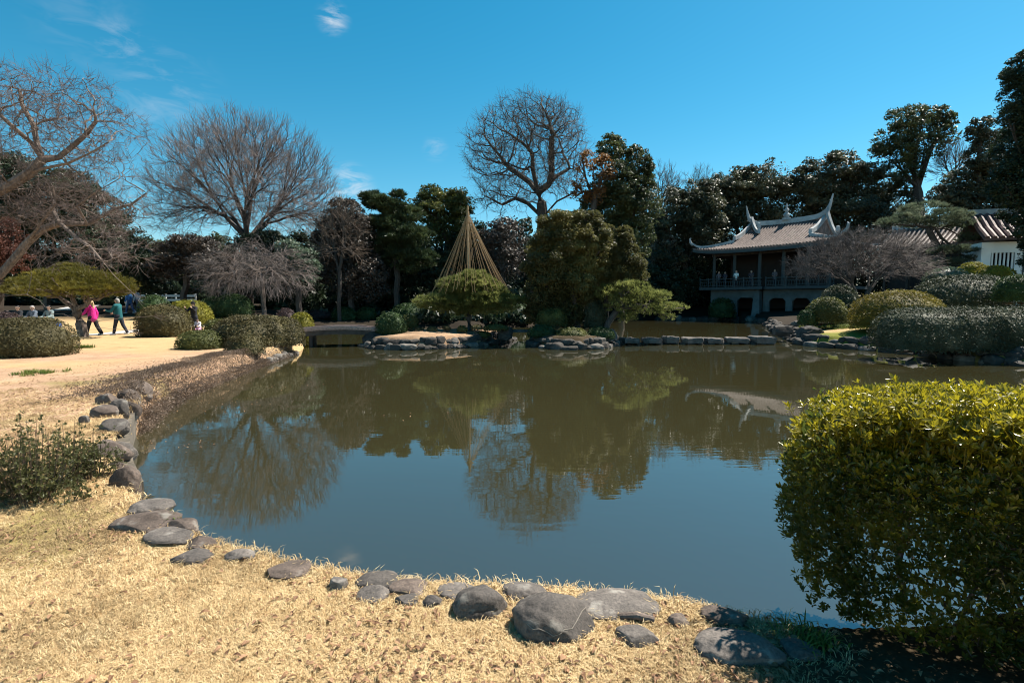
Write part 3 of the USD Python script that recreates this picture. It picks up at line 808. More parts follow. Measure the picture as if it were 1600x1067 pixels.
def thicket():
    rng = np.random.default_rng(77)
    pts = []
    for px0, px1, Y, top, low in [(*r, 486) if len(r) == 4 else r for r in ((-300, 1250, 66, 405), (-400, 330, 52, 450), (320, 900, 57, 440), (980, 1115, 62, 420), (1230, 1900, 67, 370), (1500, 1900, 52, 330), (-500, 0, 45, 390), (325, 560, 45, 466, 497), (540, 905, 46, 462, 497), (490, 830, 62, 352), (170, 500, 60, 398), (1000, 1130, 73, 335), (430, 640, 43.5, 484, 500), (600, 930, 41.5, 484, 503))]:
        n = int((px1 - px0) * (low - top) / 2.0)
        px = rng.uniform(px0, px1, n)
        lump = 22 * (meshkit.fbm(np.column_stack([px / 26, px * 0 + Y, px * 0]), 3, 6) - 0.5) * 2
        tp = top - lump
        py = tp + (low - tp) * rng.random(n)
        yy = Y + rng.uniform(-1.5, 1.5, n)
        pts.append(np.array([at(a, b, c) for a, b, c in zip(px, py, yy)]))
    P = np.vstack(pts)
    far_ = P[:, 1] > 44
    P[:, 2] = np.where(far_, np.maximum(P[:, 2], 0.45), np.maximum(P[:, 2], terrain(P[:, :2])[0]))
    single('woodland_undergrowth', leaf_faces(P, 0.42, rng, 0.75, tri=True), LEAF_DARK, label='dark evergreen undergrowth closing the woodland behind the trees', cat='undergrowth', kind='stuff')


thicket()


def bare_tree(name, label, targets, base, fork, rng, tip, trunk_r, bark, twig, thick=0.04, per=4, tw_len=0.7, tw_r=0.012, lift=0.3, spread=0.7, group=None, keep=0.6, frac=(0.22, 0.4), wig=0.03, k3=0.35, dir0=(0, 0, 1), first=0):
    t = thing(name, label, 'tree', base, group)
    sk = Skeleton()
    i = sk.add(np.array(base) - [0, 0, 0.3], -1)
    for q in np.linspace(0.2, 1, 5):
        i = sk.add(np.array(base) * (1 - q) + np.array(fork) * q + rng.normal(size=3) * 0.03, i)
    fan_tree(sk, i, dir0, targets, rng, frac=frac, keep=keep, wig=wig, k3=k3, first=first)
    r = sk.radii(tip, 2.2, most=trunk_r)
    put('trunk', sk.mesh(r, thick), bark, t)
    put('twigs', twigs(sk, rng, per, tw_len, tw_r, spread, lift), twig, t, kind='stuff')
    return t


def zelkova():
    rng = np.random.default_rng(5)
    Y = 46.0
    k = Y / F
    c = at(385, 318, Y)
    T = ellipsoid_targets(c, np.array([138 * k, 110 * k, 128 * k]), 1900, rng, shell=0.62, zmin=-0.35)
    b = at(388, 480, Y)
    b[2] = gz(b[0], Y)
    bare_tree('zelkova_tree', 'huge round fan shaped bare zelkova left of centre', T, b, at(388, 392, Y), rng, 0.013, 0.42, BARK_OAK, TWIG_PINK, thick=0.05, per=5, tw_len=1.35, tw_r=0.012, lift=0.5, spread=0.6, keep=0.55, frac=(0.22, 0.42), wig=0.02, first=7)


def oak():
    rng = np.random.default_rng(9)
    Y = 55.0
    k = Y / F
    b = at(848, 480, Y)
    b[2] = gz(b[0], Y)
    t = thing('bare_oak_tree', 'tall bare crooked limbed oak standing behind the dense island tree', 'tree', b)
    sk = Skeleton()
    i = sk.add(b - [0, 0, 0.3], -1)
    for px, py in ((848, 440), (846, 390), (848, 340), (846, 318), (840, 300)):
        i = sk.add(at(px, py, Y), i)
    f = i
    for line in (((828, 285, .6), (810, 272, 1), (795, 262, 1.5)), ((858, 288, -.5), (862, 268, -1), (862, 240, -1), (862, 215, -1.2)), ((832, 262, -.8), (832, 240, -1.4)), ((870, 275, 1), (890, 263, 1.6))):
        j = f
        for px, py, dy in line:
            j = sk.add(at(px, py, Y + dy), j)
    j = 3
    for px, py, dy in ((825, 318, 1), (805, 310, 2), (785, 320, 2.5)):
        j = sk.add(at(px, py, Y + dy), j)
    j = 3
    for px, py, dy in ((870, 315, -1), (890, 305, -2), (905, 292, -2.6)):
        j = sk.add(at(px, py, Y + dy), j)
    att = np.vstack([ellipsoid_targets(at(822, 245, Y), np.array([98 * k, 78 * k, 90 * k]), 2300, rng, shell=0.45, zmin=-0.75),
                     ellipsoid_targets(at(858, 205, Y), np.array([54 * k, 50 * k, 46 * k]), 800, rng, shell=0.5, zmin=-0.5),
                     ellipsoid_targets(at(790, 315, Y), np.array([58 * k, 50 * k, 26 * k]), 220, rng, shell=0.4)])
    colonise(sk, att, rng, 0.42, 4.5, 0.5, 120, wob=0.2, up=0.04)
    r = sk.radii(0.024, 2.35, most=0.58)
    put('trunk', sk.mesh(r, 0.05), BARK_DARK, t)
    fine = np.where((r < 0.05) & (np.array(sk.par) >= 0))[0]
    put('twigs', twigs(sk, rng, 3, 1.25, 0.0125, 0.85, 0.3, from_nodes=fine), TWIG_BROWN, t, kind='stuff')
    tp = np.array(sk.p)[tip_nodes(sk)]
    pick = tp[(rng.random(len(tp)) < 0.35)]
    P = np.repeat(pick, 5, 0) + rng.normal(size=(len(pick) * 5, 3)) * 0.35
    put('withered_leaves', leaf_faces(P, 0.12, rng), LEAF_RUST, t, kind='stuff')


def cherry():
    rng = np.random.default_rng(21)
    Y = 19.0
    b = at(-75, 495, Y)
    b[2] = gz(b[0], Y)
    t = thing('bare_cherry_tree', 'old leaning bare cherry with sweeping limbs at the left edge', 'tree', b)
    sk = Skeleton()
    i = sk.add(b - [0, 0, 0.3], -1)

    def limb(start, line):
        j = start
        ids = []
        for px, py, dy in line:
            j = sk.add(at(px, py, Y + dy), j)
            ids.append(j)
        return ids

    tr = limb(i, [(-60, 470, 0), (-30, 448, 0), (0, 430, 0), (22, 405, 0), (42, 380, 0), (66, 358, 0), (94, 349, 0), (136, 350, .2), (160, 338, .3), (180, 326, .4), (206, 319, .6), (229, 302, .8), (243, 285, 1)])
    up = limb(tr[0], [(-70, 420, -.5), (-55, 360, -.8), (-25, 310, -1), (15, 290, -1), (47, 270, -1), (66, 249, -1)])
    limb(up[-1], [(48, 222, -1.2), (22, 200, -1.5), (-2, 178, -1.7), (-25, 160, -1.8)])
    limb(up[-1], [(92, 246, -.8), (112, 230, -.7), (135, 210, -.8), (150, 190, -.9)])
    limb(up[-1], [(58, 225, -.8), (52, 195, -.8), (35, 165, -.7), (30, 140, -.6)])
    limb(up[-2], [(75, 262, -1.3), (105, 256, -1.6), (140, 240, -2), (170, 222, -2.2)])
    limb(up[3], [(0, 270, -1.6), (-10, 240, -2)])
    limb(tr[4], [(70, 340, -.6), (88, 318, -.9), (82, 292, -1.1), (72, 275, -1.2)])
    limb(tr[6], [(84, 330, .7), (82, 312, .9), (76, 290, 1)])
    limb(tr[7], [(120, 322, -.8), (150, 300, -1.2), (185, 280, -1.4), (205, 265, -1.5)])
    limb(tr[1], [(-20, 400, 1), (0, 345, 1.4), (30, 325, 1.5), (70, 338, 1.8)])
    limb(tr[6], [(120, 372, -1), (140, 385, -1.3), (160, 408, -1.5), (178, 430, -1.6), (206, 457, -1.7)])
    limb(tr[5], [(88, 378, 1), (110, 388, 1.2), (140, 395, 1.4)])
    low = limb(tr[0], [(-30, 463, -.6), (10, 462, -.8), (42, 460, -.9), (62, 470, -1), (80, 490, -1.1), (100, 491, -1.1), (120, 500, -1.1), (155, 501, -1.1), (190, 497, -1.1), (240, 494, -1.1)])
    limb(low[4], [(50, 482, -1), (35, 500, -1)])
    limb(low[7], [(150, 512, -1.0), (205, 516, -1.0)])
    k = Y / F
    att = np.vstack([ellipsoid_targets(at(90, 205, Y - .8), np.array([125 * k, 80 * k, 88 * k]), 800, rng, shell=0.45, zmin=-0.8),
                     ellipsoid_targets(at(110, 320, Y), np.array([118 * k, 80 * k, 62 * k]), 700, rng, shell=0.45, zmin=-0.8),
                     ellipsoid_targets(at(30, 180, Y - 1), np.array([80 * k, 70 * k, 66 * k]), 350, rng, shell=0.5),
                     ellipsoid_targets(at(140, 400, Y - 1), np.array([90 * k, 50 * k, 30 * k]), 160, rng, shell=0.4)])
    colonise(sk, att, rng, 0.17, 1.6, 0.2, 100, wob=0.35, up=0.0)
    r = sk.radii(0.007, 2.2, most=0.22)
    put('trunk', sk.mesh(r, 0.02, sides=9), BARK_GREY, t)
    put('twigs', twigs(sk, rng, 7, 0.55, 0.0055, 0.95, 0.12), TWIG_RED, t, kind='stuff')


def other_bare():
    rng = np.random.default_rng(31)
    Y = 35.0
    k = Y / F
    b = at(412, 485, Y); b[2] = gz(b[0], Y)
    T = ellipsoid_targets(at(400, 425, Y), np.array([88 * k, 60 * k, 46 * k]), 420, rng, shell=0.5, zmin=-0.8)
    bare_tree('weeping_bare_tree', 'low grey weeping bare tree in front of the zelkova trunk', T, b, at(408, 430, Y), rng, 0.012, 0.16, BARK_GREY, TWIG_GREY, thick=0.03, per=5, tw_len=0.9, tw_r=0.011, lift=-0.35, spread=0.9, wig=0.06)
    Y = 33.0
    k = Y / F
    b = at(1345, 480, Y); b[2] = gz(b[0], Y)
    T = ellipsoid_targets(at(1346, 418, Y), np.array([108 * k, 75 * k, 58 * k]), 900, rng, shell=0.6, zmin=-0.25)
    bare_tree('bare_maple_tree', 'wide low reddish brown bare maple in front of the pavilion', T, b, b + [0, 0, 0.5], rng, 0.010, 0.14, BARK_OAK, TWIG_RED, thick=0.025, per=8, tw_len=0.55, tw_r=0.007, lift=0.1, spread=0.9, wig=0.05)
    for px, py, rx, ry, Y, lab in ((1035, 300, 32, 40, 68, 'grey leafless tree top right of the twin topped evergreen'), (1092, 305, 30, 42, 70, 'grey leafless tree top left of the pavilion grove'),
                                   (1488, 258, 28, 34, 60, 'thin leafless tree seen between tall evergreen and grey green evergreen'),
                                   (530, 375, 40, 60, 40, 'slim grey leafless tree in front of the grey brown tree')):
        k = Y / F
        b = at(px, 480, Y); b[2] = 0.4 if Y > 50 else gz(b[0], Y)
        T = ellipsoid_targets(at(px, py, Y), np.array([rx * k, rx * k, ry * k]), 170, rng, shell=0.5)
        bare_tree('leafless_tree', lab, T, b, at(px, py + ry * 0.9, Y), rng, 0.018, 0.16, BARK_DARK, TWIG_BROWN, thick=0.04, per=4, tw_len=1.0, tw_r=0.014, lift=0.3)


zelkova(); oak(); cherry(); other_bare()


# ------------------------------------------------------------------ garden pines
def pad_pine(name, label, pads, Y, needle, trunk_line, trunk_r, bark, density=1.0, need_px=5.0, width=0.07, deep=0.9):
    rng = np.random.default_rng(int(pads[0][0] * 3 + Y))
    L = lobes3d(pads, Y, rng, deep=deep)
    b = at(*trunk_line[0], Y)
    t = thing(name, label, 'pine tree', b)
    area = sum(p[2] * p[3] for p in pads) * math.pi
    n = int(area / 5.0 * density)
    P, out = clump_points(L, n, rng, clump=0.2, inner=0.12, flat=0.8)
    up = unit(out + np.array([0, 0, 1.1]))
    put('needles', needle_faces(P, need_px * Y / F, rng, k=9, width=width, up=up * 1.1, spread=0.75), needle, t, kind='stuff')
    sk = Skeleton()
    i = sk.add(b - [0, 0, 0.25], -1)
    for px, py in trunk_line[1:]:
        i = sk.add(at(px, py, Y), i)
    tg = np.vstack([l[:3] + unit(rng.normal(size=(12, 3))) * l[3:] * np.array([0.8, 0.8, 0.15]) for l in L])
    fan_tree(sk, i, (0, 0, 0.6), tg, rng, wig=0.07, keep=0.25, k3=0.6)
    r = sk.radii(0.012, 2.2, most=trunk_r)
    put('trunk', sk.mesh(r, 0.02, sides=8), bark, t)
    return t


pad_pine('spreading_pine', 'flat domed golden green pine behind the walking couple', [(108, 438, 62, 18), (55, 448, 42, 17), (162, 444, 46, 18), (110, 455, 80, 14), (190, 452, 20, 14), (112, 420, 26, 8), (30, 452, 22, 12)], 22.8, NEEDLE_GOLD, [(132, 525), (126, 505), (120, 490)], 0.2, BARK_GREY, density=1.5)
pad_pine('island_pine', 'clipped green pine under the tall rope cone on the island', [(736, 445, 38, 20), (715, 458, 34, 15), (762, 458, 34, 14), (686, 474, 40, 14), (735, 476, 60, 15), (788, 474, 38, 14), (715, 470, 40, 14), (760, 470, 40, 14), (742, 434, 26, 12), (705, 448, 26, 14), (765, 448, 24, 13), (705, 484, 34, 10), (768, 485, 34, 9), (658, 474, 12, 7), (735, 460, 40, 14), (735, 488, 26, 9), (812, 472, 12, 8)], 25.2, NEEDLE_PINE, [(734, 508), (732, 495), (735, 482)], 0.19, BARK_DARK, density=1.9, deep=0.68)
pad_pine('leaning_pine', 'low spreading pine reaching right over the stepping stones', [(985, 452, 34, 13), (1012, 466, 30, 12), (1048, 482, 28, 9), (1012, 486, 30, 11), (970, 478, 26, 16), (1035, 463, 16, 8), (978, 498, 20, 9), (1044, 497, 14, 5), (950, 460, 24, 16)], 24.6, NEEDLE_PINE, [(942, 525), (950, 505), (962, 488)], 0.15, BARK_DARK, density=1.4)
pad_pine('cloud_pruned_pine', 'grey green cloud pruned pine in front of the gallery roof', [(1440, 328, 34, 11), (1480, 340, 34, 12), (1412, 345, 24, 10), (1455, 350, 42, 10), (1502, 352, 24, 11), (1510, 372, 16, 8), (1385, 350, 18, 6), (1490, 392, 34, 7), (1515, 405, 16, 6), (1475, 412, 30, 6)], 38, NEEDLE_GREY, [(1482, 450), (1476, 410), (1465, 385), (1452, 362)], 0.2, BARK_DARK, density=1.6)


def rope_cone():
    Y = 25.2
    rng = np.random.default_rng(4)
    apex = at(731, 332, Y)
    foot = at(733, 500, Y + 0.25)
    t = thing('rope_cone', 'tall straw rope cone hung from a pole over the island pine', 'rope support', foot)
    p, f = tube([foot, apex + [0, 0, 0.25]], [0.055, 0.035], 8)
    put('pole', (p, f), BAMBOO, t)
    q = np.array([[0.0, -0.55], [0.07, -0.5], [0.10, -0.35], [0.075, -0.12], [0.05, 0.05], [0.055, 0.14], [0.03, 0.3], [0.0, 0.32]])
    m = trimesh.creation.revolve(q, sections=10)
    m.apply_translation(apex)
    put('straw_knot', tri_mesh(m), ROPE, t)
    n = 64
    for k in range(n):
        a = 2 * math.pi * (k + rng.uniform(-.45, .45)) / n
        R = 2.25 * rng.uniform(0.88, 1.0)
        low = -0.25 * rng.random() + (0.35 if k % 3 == 0 else 0)
        e = np.array([apex[0] + 0.1 + R * math.cos(a) * (0.9 if k % 3 else 0.7), Y + R * math.sin(a) * 0.9, at(731, 452, Y)[2] + low])
        m = (apex + e) / 2 + np.array([0, 0, -0.24])
        a0 = apex + [0, 0, 0.02]
        put('rope', tube([a0 * (1 - q) ** 2 + 2 * q * (1 - q) * m + q * q * e for q in np.linspace(0, 1, 6)], np.full(6, 0.0046), 4, cap=False), ROPE, t)


rope_cone()

evergreen('island_tree', 'large dense dark evergreen with several trunks on the right islet', 'tree',
          [(878, 372, 48, 42), (905, 352, 34, 24), (862, 415, 48, 55), (900, 430, 40, 50), (846, 460, 36, 48), (925, 385, 38, 40), (868, 480, 30, 30), (848, 492, 32, 24), (886, 494, 28, 22), (918, 462, 26, 30), (925, 420, 36, 34)], 25.2, LEAF_OLIVE, leaf_px=2.5, density=2.2, trunk_px=903, tr=0.2, clump=0.22)
evergreen('island_tree', 'dense brownish evergreen leaning right beside the large islet tree', 'tree',
          [(965, 395, 34, 36), (985, 420, 28, 38), (950, 430, 30, 34), (938, 375, 26, 26), (975, 372, 18, 20)], 25.6, LEAF_OLIVE, leaf_px=2.5, density=1.7, trunk_px=945, tr=0.16, clump=0.22)

# ------------------------------------------------------------------ clipped shrubs
def clipped(name, label, cx, by, hw, h, Y, leaf, leaf_px=2.3, extra=(), squash=2.4, group=None, density=1.0, under=0.5, lift=0.0, deep=0.85):
    """a clipped mound: leaves in a thick skin on a superellipsoid, twiggy stems below"""
    rng = np.random.default_rng(int(cx * 11 + by * 3))
    k = Y / F
    base = at(cx, by, Y)
    base[2] = max(gz(base[0], Y + hw * k * 0.5), base[2] - 0.6) if lift == 0 else base[2]
    t = thing(name, label, 'shrub', base, group)
    parts = [(cx, by, hw, h, 0.0)] + list(extra)
    allv = []
    stems = []
    for (px, py, w, hh, dy) in parts:
        c = at(px, py - hh * 0.5, Y + dy)
        bot = min(at(px, py, Y + dy)[2], base[2] + 0.05) if lift == 0 else at(px, py, Y + dy)[2]
        top = at(px, py - hh, Y + dy)[2]
        rz = (top - bot) * 0.5 * (1 + under)
        c[2] = top - rz
        r = np.array([w * k, w * k * deep, rz])
        n = int(density * (w * hh * 4 / (leaf_px ** 2 * 0.3)) * 1.35)
        d = unit(rng.normal(size=(n, 3)))
        d[:, 2] = np.where(d[:, 2] < -0.75, -d[:, 2], d[:, 2])
        g = (np.abs(d) ** squash).sum(1) ** (-1 / squash)
        S = d * g[:, None]
        depth = rng.exponential(0.035, n) + 0.0
        lump = 1 + 0.10 * (meshkit.fbm(S * 2.2 + cx, 3, 4) - 0.5) + 0.035 * rng.normal(size=n) * (rng.random(n) < 0.35)
        P = c + S * (r * (lump - depth)[:, None])
        P = P[P[:, 2] > base[2] - 0.05]
        o = unit((P - c) / r)
        allv.append(leaf_faces(P, leaf_px * k * 1.25, rng, 0.5, face=unit(o + np.array([0, 0, 0.2])), tri=Y > 15))
        m = trimesh.creation.icosphere(2)  # solid core hidden inside the leaves, added to block light
        v = m.vertices
        gg = (np.abs(v) ** squash).sum(1) ** (-1 / squash)
        vv = v * gg[:, None] * (0.86 + 0.12 * (meshkit.fbm(v * 2.2 + cx, 3, 4) - 0.5))[:, None]
        vv = c + vv * r
        vv[:, 2] = np.maximum(vv[:, 2], base[2] + 0.02)
        allv.append((vv, [np.array(m.faces)]))
        for _ in range(7):
            a = rng.uniform(0, 6.28)
            e = c + np.array([math.cos(a) * r[0] * 0.6, math.sin(a) * r[1] * 0.6, -rz * 0.5])
            s = np.array([c[0] + math.cos(a) * r[0] * 0.2, c[1] + math.sin(a) * r[1] * 0.2, base[2] - 0.1])
            stems.append(tube([s, (s + e) / 2 + rng.normal(size=3) * 0.04, e], [0.035, 0.025, 0.015], 5))
    put('foliage', merge(allv), leaf, t, kind='stuff')
    put('stems', merge(stems), TWIG_BROWN, t)
    return t


SHRUBS = [
    ('wide brown olive clipped shrub in the left foreground of the lawn', 45, 556, 62, 60, 15.2, BOX_BROWN, dict(extra=[(5, 554, 45, 50, 0.4), (-40, 556, 40, 45, 0)])),
    ('reddish brown clipped shrub behind the wide one at the left edge', 2, 512, 32, 25, 19.0, BOX_PURPLE, {}),
    ('twiggy olive clipped shrub left of the crouching child', 256, 516, 39, 40, 23.5, BOX_BROWN, dict(extra=[(232, 516, 16, 32, 0.3)])),
    ('bright yellow green clipped shrub behind the standing person in black', 296, 507, 32, 38, 29.5, BOX_YELLOW, dict(extra=[(270, 505, 20, 26, 0)])),
    ('low flat brown olive mound on the open lawn near the water', 313, 546, 34, 30, 17.5, BOX_OLIVE, {}),
    ('rounded brown mound overhanging the water left of the stone bank', 382, 568, 30, 46, 16.0, BOX_BROWN, {}),
    ('large lobed olive shrub mass at the left end of the bridge', 385, 548, 52, 56, 18.6, BOX_BROWN, dict(extra=[(440, 545, 36, 50, 0.8), (415, 543, 45, 50, 0.4), (352, 540, 20, 38, 0.3)])),
    ('small yellow clipped shrub just behind the bridge end', 471, 517, 20, 29, 24.5, BOX_YELLOW, {}),
    ('purple brown low dome left of the small yellow shrub', 447, 500, 16, 19, 25.4, BOX_PURPLE, {}),
    ('low olive mound between the crouching child and the large lobed shrub', 340, 516, 22, 18, 24.0, BOX_OLIVE, {}),
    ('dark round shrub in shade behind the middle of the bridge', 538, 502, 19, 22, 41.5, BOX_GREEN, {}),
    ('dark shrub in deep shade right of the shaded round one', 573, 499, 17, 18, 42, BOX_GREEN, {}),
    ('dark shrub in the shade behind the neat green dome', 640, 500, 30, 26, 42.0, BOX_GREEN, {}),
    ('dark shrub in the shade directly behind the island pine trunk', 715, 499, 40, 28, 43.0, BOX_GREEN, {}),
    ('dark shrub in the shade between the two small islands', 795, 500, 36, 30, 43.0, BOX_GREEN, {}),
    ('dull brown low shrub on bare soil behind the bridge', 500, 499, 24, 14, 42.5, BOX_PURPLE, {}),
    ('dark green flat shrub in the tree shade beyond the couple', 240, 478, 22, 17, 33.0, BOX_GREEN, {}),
    ('glossy green shrub below the weeping bare tree', 365, 486, 28, 26, 34.0, BOX_GREEN, dict(extra=[(335, 484, 22, 20, 0)])),
    ('neat dark green dome at the left end of the pine island', 611, 522, 24, 34, 23.6, BOX_GREEN, dict(lift=1)),
    ('small olive dome tucked behind the neat green dome', 638, 512, 15, 20, 24.6, BOX_OLIVE, dict(lift=1)),
    ('round grey shrub between the trunks of the islet trees', 930, 512, 19, 44, 25.0, BOX_GREY, dict(lift=1)),
    ('small tufted shrub below the left island trees on islet shore', 862, 508, 24, 26, 24.4, BOX_OLIVE, dict(lift=1)),
    ('low dark shrub at the left shore of the right islet', 848, 526, 24, 18, 23.6, BOX_GREEN, dict(lift=1, density=0.8)),
    ('low olive shrub at the front shore below the islet trunks', 893, 530, 26, 18, 23.0, BOX_OLIVE, dict(lift=1, density=0.8)),
    ('low dark shrub at the right shore of the right islet', 938, 528, 22, 16, 23.4, BOX_GREEN, dict(lift=1, density=0.8)),
    ('tall dark dome behind the flat yellow green topiary', 1311, 498, 28, 52, 29.0, BOX_GREY, dict(lift=1)),
    ('flat topped yellow green topiary at the peninsula tip', 1292, 503, 28, 38, 26.8, BOX_OLIVE, dict(lift=1)),
    ('small dark dome below the flat yellow green topiary', 1262, 507, 14, 23, 26.6, BOX_GREEN, dict(lift=1)),
    ('golden mound with an orange flush behind the long hedge', 1402, 512, 64, 58, 22.8, BOX_GOLD, dict(lift=1)),
    ('big grey green mound behind the golden mound', 1506, 490, 70, 60, 27.0, BOX_GREY, dict(lift=1)),
    ('long low grey green hedge along the right shore', 1440, 545, 64, 64, 17.6, BOX_GREY, dict(extra=[(1500, 546, 62, 66, 0.1), (1560, 546, 60, 66, 0.0), (1620, 548, 55, 62, -0.1)], squash=3.2, lift=1, density=0.9)),
    ('yellow topped clipped shrub below the slatted window', 1552, 440, 28, 24, 33.5, BOX_YELLOW, dict(lift=1)),
    ('round yellow green shrub left of the slatted window', 1520, 436, 20, 26, 34.5, BOX_YELLOW, dict(lift=1)),
    ('pale leaved loose shrub under the cloud pruned pine', 1478, 446, 30, 28, 33.0, LEAF_SILVER, dict(lift=1, density=0.6)),
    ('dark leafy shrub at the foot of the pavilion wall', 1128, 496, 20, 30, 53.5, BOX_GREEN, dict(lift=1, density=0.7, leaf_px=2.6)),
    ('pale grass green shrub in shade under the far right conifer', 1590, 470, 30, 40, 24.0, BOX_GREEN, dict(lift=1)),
]
for lab, cx, by, hw, h, Y, leaf, kw in SHRUBS:
    clipped('clipped_shrub', lab, cx, by, hw, h, Y, leaf, **kw)
for lab, cx, by, hw, h in (('small brown tuft nearest the neat green dome on the pine island', 652, 521, 11, 10), ('small olive tuft beside the brown tuft on the pine island', 675, 519, 9, 8),
                           ('small brown tuft near the front rocks of the pine island', 690, 529, 9, 7), ('small olive tuft near the front rocks right of the pine trunk', 755, 526, 12, 8),
                           ('flat brown tuft on sand between the dome and front rocks', 640, 530, 12, 6),
                           ('tiny brown tuft on bare sand left of the pine trunk', 698, 515, 6, 6), ('small olive tuft in front of the pine trunk', 722, 518, 8, 9),
                           ('brown tuft right of the island pine trunk', 745, 515, 9, 8), ('low olive tuft at the right end of the pine island', 775, 515, 20, 8)):
    clipped('island_tuft', lab, cx, by, hw, h, 24.0, BOX_BROWN if 'brown' in lab else BOX_OLIVE, lift=1)


def bank_cover():
    """dry brown ground cover hanging over the left bank"""
    rng = np.random.default_rng(14)
    line = np.array([on_level(*p, 0.0)[:2] for p in ((235, 622), (262, 598), (300, 585), (345, 570), (375, 560), (420, 552), (440, 550))])
    t = np.sort(rng.uniform(0, len(line) - 1, 42000))
    c = np.column_stack([np.interp(t, np.arange(len(line)), line[:, k]) for k in (0, 1)])
    d = unit(np.column_stack([np.interp(t, np.arange(len(line)), np.gradient(line[:, k])) for k in (0, 1)]))
    nrm = np.column_stack([-d[:, 1], d[:, 0]])
    off = rng.normal(size=len(t)) * 0.62
    q = c + nrm * off[:, None]
    hgt = 0.24 * np.exp(-(off / 1.1) ** 2) * (0.55 + 0.9 * meshkit.fbm(np.column_stack([q * 1.4, 0 * t]), 3, 2))
    zt, st_ = terrain(q)[:2]
    on = st_ > -0.13
    q, zt, hgt, t = q[on], zt[on], hgt[on], t[on]
    z = np.maximum(zt, WATER_Z) + hgt * (1 - rng.random(len(t)) ** 2 * 0.5)
    P = np.column_stack([q, z])
    ed = POND[(POND[:, 0] < -4.6) & (POND[:, 1] > 7.6) & (POND[:, 1] < 20.3)]
    k = rng.integers(0, len(ed) - 1, 15000)
    w = rng.random((len(k), 1))
    near_ = np.linalg.norm(ed[k] - ed[k + 1], axis=1) < 1.6
    e = (ed[k] * w + ed[k + 1] * (1 - w) + rng.normal(size=(len(k), 2)) * 0.10)[near_]
    zt = terrain(e)[0]
    P = np.vstack([P, np.column_stack([e, np.maximum(zt, WATER_Z) + rng.random(len(e)) ** 2 * 0.16])])
    single('dry_ground_cover', merge([(lambda a: (a[0], [a[1]]))(leaf_faces(P, 0.05, rng, 0.22, axis=np.array([0, 0, 0.6])))]), DRY, label='dry brown ground cover hanging over the left bank of the pond', cat='ground cover', kind='stuff')


DRY = mat_leaf('dry_cover', (0.07, 0.05, 0.036), (0.25, 0.185, 0.135), trans=0.15, patch=2.0)
bank_cover()

# ------------------------------------------------------------------ stones
def boulder(w, d, h, rng, sub=4, rough=0.12, flat=2.3, ridge=0.0):
    m = trimesh.creation.icosphere(sub)
    v = np.array(m.vertices)
    sd = rng.integers(0, 9999)
    off = rng.uniform(0, 50, 3)
    g = (np.abs(v) ** flat).sum(1) ** (-1 / flat)
    v = v * g[:, None]
    v = v * (1 + rough * 2 * (meshkit.fbm(v * 0.9 + off, 2, sd) - 0.5) + rough * 0.7 * (meshkit.fbm(v * 2.6 + off, 3, sd) - 0.5))[:, None]
    if ridge:
        q = meshkit.fbm(v * 2.2 + off, 4, sd + 1)
        v = v * (1 + ridge * (np.abs(q - 0.5) * 3 - 0.35))[:, None]
        for _ in range(5):
            n = unit(rng.normal(size=3))
            dd = v @ n
            c = rng.uniform(0.62, 0.9)
            v = v - n * np.maximum(dd - c, 0)[:, None] * 0.85
    return trimesh.Trimesh(v * np.array([w, d, h]) / 2, m.faces, process=False)


